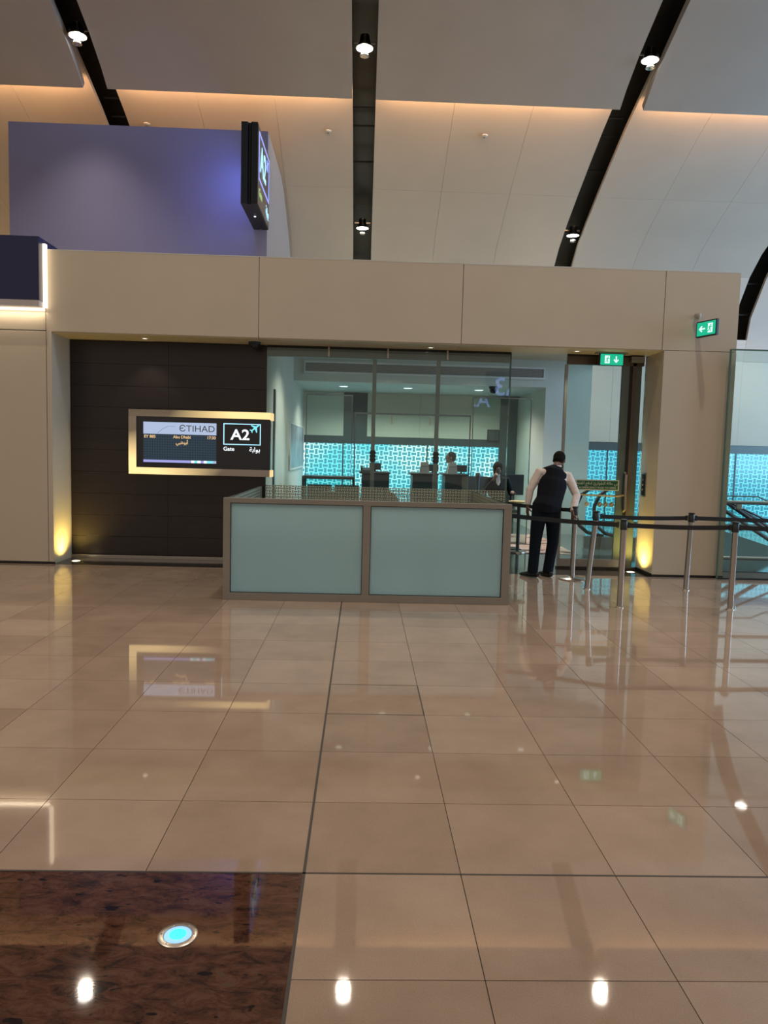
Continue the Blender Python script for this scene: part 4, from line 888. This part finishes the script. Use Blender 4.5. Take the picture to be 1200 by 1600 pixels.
# ================================================================ people
def loft(bm, secs, side=(1, 0, 0), seg=14):
    """secs: (point, radius along side, radius across)"""
    side = Vector(side); rings = []; P_ = [Vector(s[0]) for s in secs]
    for i, s in enumerate(secs):
        d = (P_[min(i + 1, len(P_) - 1)] - P_[max(i - 1, 0)]).normalized()
        a = (side - d * side.dot(d)); a = a.normalized() if a.length > 1e-4 else frame_axes(d)[0]; b = d.cross(a)
        rings.append([bm.verts.new(P_[i] + a * s[1] * math.cos(2 * PI * k / seg) + b * s[2] * math.sin(2 * PI * k / seg)) for k in range(seg)])
    for A, D in zip(rings, rings[1:]):
        for k in range(seg): bm.faces.new((A[k], A[(k + 1) % seg], D[(k + 1) % seg], D[k]))
    bm.faces.new(rings[0][::-1]); bm.faces.new(rings[-1]); return bm
def ball(bm, c, r, axes=None):
    m = Matrix.Translation(Vector(c)) @ (axes.to_4x4() if axes else Matrix.Identity(4)) @ Matrix.Diagonal((*r, 1)) if True else None
    bmesh.ops.create_uvsphere(bm, u_segments=16, v_segments=12, radius=1, matrix=m)
def fuse(name, bm, material, parent, voxel=0.009, smooth_it=3, xf=None):
    """one continuous surface from overlapping lofts"""
    me = bpy.data.meshes.new(name + '_raw'); bmesh.ops.recalc_face_normals(bm, faces=bm.faces[:]); bm.to_mesh(me); bm.free()
    t = bpy.data.objects.new(name + '_raw', me); C.objects.link(t)
    rm = t.modifiers.new('r', 'REMESH'); rm.mode = 'VOXEL'; rm.voxel_size = voxel; rm.use_smooth_shade = True
    sm = t.modifiers.new('s', 'SMOOTH'); sm.iterations = smooth_it; sm.factor = 0.5
    dg = bpy.context.evaluated_depsgraph_get(); ev = t.evaluated_get(dg); me2 = bpy.data.meshes.new_from_object(ev)
    bpy.data.objects.remove(t); bpy.data.meshes.remove(me)
    if xf: me2.transform(xf)
    me2.transform(Matrix.Translation(-wloc(parent)))
    me2.name = name; me2.materials.clear(); me2.materials.append(M[material])
    me2.polygons.foreach_set('use_smooth', [True] * len(me2.polygons))
    o = bpy.data.objects.new(name, me2); C.objects.link(o); o.parent = parent; return o
def hand(bm, wrist, d, n, s=1.0, curl=0.5, thumb_side=1):
    """d: towards the fingers, n: the way the palm faces"""
    d = Vector(d).normalized(); n = Vector(n); n = (n - d * n.dot(d)).normalized(); a = d.cross(n) * thumb_side; w0 = Vector(wrist)
    loft(bm, [(w0 - d * 0.02, 0.027 * s, 0.020 * s), (w0 + d * 0.02 * s, 0.032 * s, 0.018 * s), (w0 + d * 0.06 * s, 0.042 * s, 0.016 * s), (w0 + d * 0.095 * s, 0.041 * s, 0.013 * s)], a, 12)
    for k, (off, ln_) in enumerate(((0.031, 0.072), (0.0105, 0.080), (-0.0105, 0.074), (-0.031, 0.060))):
        p0 = w0 + d * 0.085 * s + a * off * s; ang = 0; p = p0; L_ = [(p, 0.0095 * s, 0.0095 * s)]
        for j in range(3):
            ang += curl * (0.7 + 0.1 * k); dd = d * math.cos(ang) + n * math.sin(ang); p = p + dd * ln_ * s * (0.42, 0.32, 0.26)[j]; L_.append((p, (0.009, 0.0085, 0.007)[j] * s, (0.009, 0.0085, 0.007)[j] * s))
        loft(bm, L_, a, 8)
    p = w0 + d * 0.025 * s + a * 0.028 * s; q = p + (d * 0.55 + a * 0.65 + n * 0.35).normalized() * 0.042 * s; r = q + (d * 0.85 + a * 0.1 + n * 0.5).normalized() * 0.034 * s
    loft(bm, [(p, 0.014 * s, 0.013 * s), (q, 0.011 * s, 0.011 * s), (r, 0.008 * s, 0.008 * s)], n, 8)
def person(label, J, root, heading, scale, cloth):
    """J: joints in a frame that faces +y; root: world position of the feet's midpoint; cloth: dict of materials"""
    o = empty('person', root, label, 'person')
    xf = Matrix.Translation(Vector(root)) @ Matrix.Rotation(heading, 4, 'Z') @ Matrix.Scale(scale, 4)
    V = {k: Vector(v) for k, v in J.items() if not k.startswith('_')}
    hd = V['head']; ha = J.get('_head', Matrix.Identity(3))
    def head_pt(x, y, z): return hd + ha @ Vector((x, y, z))
    mid = lambda a, b, t=0.5: V[a].lerp(V[b], t)
    # ---- body: one continuous surface
    bm = B()
    ball(bm, head_pt(0, -0.005, 0.02), (0.076, 0.095, 0.098), ha); ball(bm, head_pt(0, 0.025, -0.045), (0.057, 0.066, 0.066), ha)
    loft(bm, [(head_pt(0, 0.085, 0.025), 0.008, 0.008), (head_pt(0, 0.108, -0.012), 0.016, 0.012), (head_pt(0, 0.085, -0.022), 0.012, 0.01)], ha @ Vector((1, 0, 0)), 8)
    ball(bm, head_pt(0, 0.080, -0.052), (0.026, 0.012, 0.010), ha); ball(bm, head_pt(0, 0.074, -0.088), (0.024, 0.018, 0.016), ha)
    for s in (-1, 1): ball(bm, head_pt(s * 0.078, -0.005, -0.005), (0.010, 0.018, 0.032), ha)
    loft(bm, [(head_pt(0, -0.02, -0.05), 0.055, 0.058), (V['neck'], 0.056, 0.058), (V['chest2'], 0.10, 0.08)])
    loft(bm, [(V['neck'] - Vector((0, 0, 0.015)), 0.07, 0.06), (V['chest2'], 0.155, 0.09), (V['chest'], 0.165, 0.105), (V['waist'], 0.135, 0.095), (V['pelvis'], 0.155, 0.11), (V['pelvis'] - Vector((0, 0, 0.07)), 0.13, 0.10)])
    for s in 'LR':
        loft(bm, [(V['chest2'].lerp(V['sh' + s], 0.4), 0.055, 0.055), (V['sh' + s], 0.054, 0.054), (mid('sh' + s, 'el' + s), 0.046, 0.046), (V['el' + s], 0.038, 0.038), (mid('el' + s, 'wr' + s, 0.35), 0.038, 0.036), (V['wr' + s], 0.027, 0.022)], (0, 1, 0))
        hd_, hn, cu, ts = J['_hand' + s]; hand(bm, V['wr' + s], hd_, hn, 1.0, cu, ts)
        loft(bm, [(V['hip' + s] + Vector((0, 0, 0.03)), 0.085, 0.095), (V['hip' + s].lerp(V['kn' + s], 0.3), 0.080, 0.085), (V['kn' + s], 0.055, 0.058), (V['kn' + s].lerp(V['an' + s], 0.3), 0.052, 0.056), (V['an' + s], 0.036, 0.040)])
        tz = J['_toe' + s]; t_ = Vector(tz).normalized()
        loft(bm, [(V['an' + s] - t_ * 0.04 - Vector((0, 0, 0.035)), 0.03, 0.03), (V['an' + s] + t_ * 0.06 - Vector((0, 0, 0.035)), 0.038, 0.03), (V['an' + s] + t_ * 0.14 - Vector((0, 0, 0.05)), 0.035, 0.018)], t_.cross(Vector((0, 0, 1))))
    fuse('body', bm, 'skin', o, 0.0075, 2, xf)
    # ---- trousers
    bm = B(); pv = V['pelvis']
    loft(bm, [(V['waist'].lerp(pv, 0.35), 0.158, 0.115), (pv, 0.178, 0.130), (pv - Vector((0, 0, 0.09)), 0.165, 0.122)])
    for s in 'LR':
        loft(bm, [(V['hip' + s] + Vector((0, 0, 0.04)), 0.098, 0.115), (V['hip' + s].lerp(V['kn' + s], 0.3), 0.098, 0.105), (V['kn' + s], 0.078, 0.082), (V['kn' + s].lerp(V['an' + s], 0.5), 0.072, 0.078), (V['an' + s] - Vector((0, 0, 0.012)), 0.070, 0.085), (V['an' + s] - Vector((0, 0, 0.03)), 0.066, 0.082)])
    fuse('trousers', bm, cloth['legs'], o, 0.010, 2, xf)
    # ---- shoes
    for s in 'LR':
        t_ = Vector(J['_toe' + s]).normalized(); an = V['an' + s]; g_ = Vector((an.x, an.y, 0)); bm = B()
        loft(bm, [(g_ - t_ * 0.085 + Vector((0, 0, 0.04)), 0.028, 0.034), (g_ - t_ * 0.05 + Vector((0, 0, 0.048)), 0.040, 0.048), (g_ + t_ * 0.03 + Vector((0, 0, 0.044)), 0.044, 0.044), (g_ + t_ * 0.10 + Vector((0, 0, 0.034)), 0.050, 0.033), (g_ + t_ * 0.165 + Vector((0, 0, 0.026)), 0.042, 0.024), (g_ + t_ * 0.19 + Vector((0, 0, 0.022)), 0.022, 0.016)], t_.cross(Vector((0, 0, 1))))
        fuse('shoe', bm, 'shoe', o, 0.007, 2, xf)
    # ---- upper garment with sleeves
    bm = B()
    loft(bm, [(V['neck'] + Vector((0, 0, 0.0)), 0.064, 0.066), (V['neck'] - Vector((0, 0, 0.03)), 0.095, 0.078), (V['chest2'], 0.185, 0.108), (V['chest'], 0.187, 0.126), (V['waist'], 0.160, 0.115), (V['pelvis'] + Vector((0, 0, cloth.get('hem', 0.0))), 0.180, 0.135)])
    for s in 'LR':
        loft(bm, [(V['chest2'].lerp(V['sh' + s], 0.3), 0.075, 0.075), (V['sh' + s], 0.064, 0.066), (mid('sh' + s, 'el' + s), 0.057, 0.060), (V['el' + s], 0.050, 0.053), (mid('el' + s, 'wr' + s), 0.049, 0.049), (V['wr' + s].lerp(V['el' + s], 0.08), 0.040, 0.038)], (0, 1, 0))
    fuse('shirt' if cloth['top'] != 'suit' else 'jacket', bm, cloth['top'], o, 0.009, 3, xf)
    if cloth.get('vest'):
        bm = B()
        loft(bm, [(V['neck'] - Vector((0, 0, 0.025)), 0.09, 0.082), (V['chest2'] + Vector((0, 0, 0.03)), 0.178, 0.112), (V['chest'].lerp(V['chest2'], 0.5), 0.182, 0.124), (V['chest'], 0.196, 0.138), (V['waist'].lerp(V['chest'], 0.4), 0.184, 0.132), (V['waist'], 0.176, 0.127), (V['pelvis'] + Vector((0, 0, 0.05)), 0.195, 0.145), (V['pelvis'] - Vector((0, 0, 0.02)), 0.198, 0.148)])
        fuse('waistcoat', bm, cloth['vest'], o, 0.009, 2, xf)
    if cloth.get('collar'):
        bm = B(); N = 20; pts = [V['neck'] + Vector((0.064 * math.cos(2 * PI * k / N), 0.066 * math.sin(2 * PI * k / N), 0.014)) for k in range(N)]
        tube(bm, pts, 0.016, 6, closed=True)
        if cloth['collar'] == 'open':
            loft(bm, [(V['neck'] + Vector((0, 0.07, 0.0)), 0.035, 0.01), (V['chest2'] + Vector((0, 0.115, -0.02)), 0.045, 0.01), (V['chest'] + Vector((0, 0.132, 0.05)), 0.012, 0.008)])
        fuse('collar', bm, 'shirt', o, 0.007, 1, xf)
    # ---- hair, eyes, brows
    bm = B()
    if cloth.get('scarf'):
        ball(bm, head_pt(0, -0.018, 0.028), (0.097, 0.108, 0.112), ha); ball(bm, head_pt(0, -0.03, -0.06), (0.085, 0.075, 0.09), ha); loft(bm, [(head_pt(0, -0.02, -0.06), 0.08, 0.07), (V['neck'], 0.085, 0.08)])
    else:
        ball(bm, head_pt(0, -0.020, 0.036), (0.085, 0.098, 0.093), ha); ball(bm, head_pt(0, -0.048, -0.005), (0.076, 0.064, 0.078), ha)
    fuse('head_scarf' if cloth.get('scarf') else 'hair', bm, 'hair', o, 0.008, 2, xf)
    for s in (-1, 1):
        bm = B(); ball(bm, head_pt(s * 0.030, 0.078, 0.006), (0.012, 0.009, 0.007), ha); e_ = fuse('eye', bm, 'eye', o, 0.003, 1, xf)
        bm = B(); ball(bm, head_pt(s * 0.031, 0.083, 0.024), (0.016, 0.006, 0.004), ha); fuse('eyebrow', bm, 'hair', o, 0.003, 1, xf)
    if cloth.get('beard'):
        bm = B(); ball(bm, head_pt(0, 0.035, -0.070), (0.060, 0.062, 0.052), ha); fuse('beard', bm, 'hair', o, 0.007, 2, xf)
    return o
RX = 2.45; RY = 9.80
def rel(x, y, z): return (x - RX, y - RY, z)
tiltm = Matrix.Rotation(math.radians(-28), 3, 'X') @ Matrix.Rotation(math.radians(14), 3, 'Y') @ Matrix.Rotation(math.radians(-22), 3, 'Z')
J1 = dict(head=rel(2.700, 10.16, 1.565), neck=rel(2.635, 10.06, 1.475), chest2=rel(2.600, 10.01, 1.375), chest=rel(2.570, 9.95, 1.25), waist=rel(2.505, 9.84, 1.03), pelvis=rel(2.465, 9.80, 0.90),
          shL=rel(2.385, 9.99, 1.40), elL=rel(2.262, 9.93, 1.16), wrL=rel(2.232, 9.90, 0.945), shR=rel(2.800, 10.03, 1.355), elR=rel(2.885, 9.88, 1.10), wrR=rel(2.782, 9.675, 0.885),
          hipL=rel(2.37, 9.80, 0.87), knL=rel(2.335, 9.80, 0.48), anL=rel(2.315, 9.80, 0.085), hipR=rel(2.555, 9.80, 0.87), knR=rel(2.578, 9.83, 0.48), anR=rel(2.535, 9.86, 0.085),
          _head=tiltm, _handL=((0.02, -0.02, -1), (1, 0.2, 0), 0.32, 1), _handR=((0.05, 0.02, -1), (1, 0.15, 0), 0.75, 1), _toeL=(-0.75, 0.65, 0), _toeR=(-0.35, 0.9, 0))
person('man in white shirt and black waistcoat seen from behind, stooping to hold a queue post', J1, (RX, RY, 0), 0, 1.0, dict(legs='trouser', top='shirt', vest='vest', collar='closed', beard=True))
def stand(**kw):
    J = dict(head=(0, 0.02, 1.62), neck=(0, 0, 1.49), chest2=(0, -0.01, 1.38), chest=(0, 0, 1.25), waist=(0, 0, 1.05), pelvis=(0, 0, 0.93),
             shL=(-0.19, 0, 1.40), elL=(-0.24, -0.01, 1.12), wrL=(-0.23, 0.08, 0.88), shR=(0.19, 0, 1.40), elR=(0.24, -0.01, 1.12), wrR=(0.23, 0.08, 0.88),
             hipL=(-0.09, 0, 0.89), knL=(-0.10, 0.01, 0.49), anL=(-0.10, 0, 0.085), hipR=(0.09, 0, 0.89), knR=(0.10, 0.01, 0.49), anR=(0.10, 0, 0.085),
             _handL=((0, 0.15, -1), (1, 0, 0), 0.35, 1), _handR=((0, 0.15, -1), (-1, 0, 0), 0.35, -1), _toeL=(-0.2, 1, 0), _toeR=(0.2, 1, 0))
    J.update(kw); return J
J2 = stand(elR=(0.27, 0.10, 1.15), wrR=(0.10, 0.20, 1.42), _handR=((-0.45, -0.15, 0.9), (-0.3, -0.9, 0), 0.5, 1),
           elL=(-0.27, 0.05, 1.14), wrL=(-0.26, 0.26, 1.19), _handL=((0.25, 0.9, 0.1), (0.3, 0, -1), 0.6, 1))
person('woman in dark suit and head covering with a hand at her mouth', J2, (2.22, 12.15, 0.006), PI, 0.855, dict(legs='suit', top='suit', collar='open', hem=-0.12, scarf=True))
person('person in a grey shirt standing in profile behind the boarding desks', stand(), (1.71, 14.3, 0.006), PI / 2, 0.94, dict(legs='suit', top='greyshirt', collar='closed'))
bpy.context.view_layer.update()
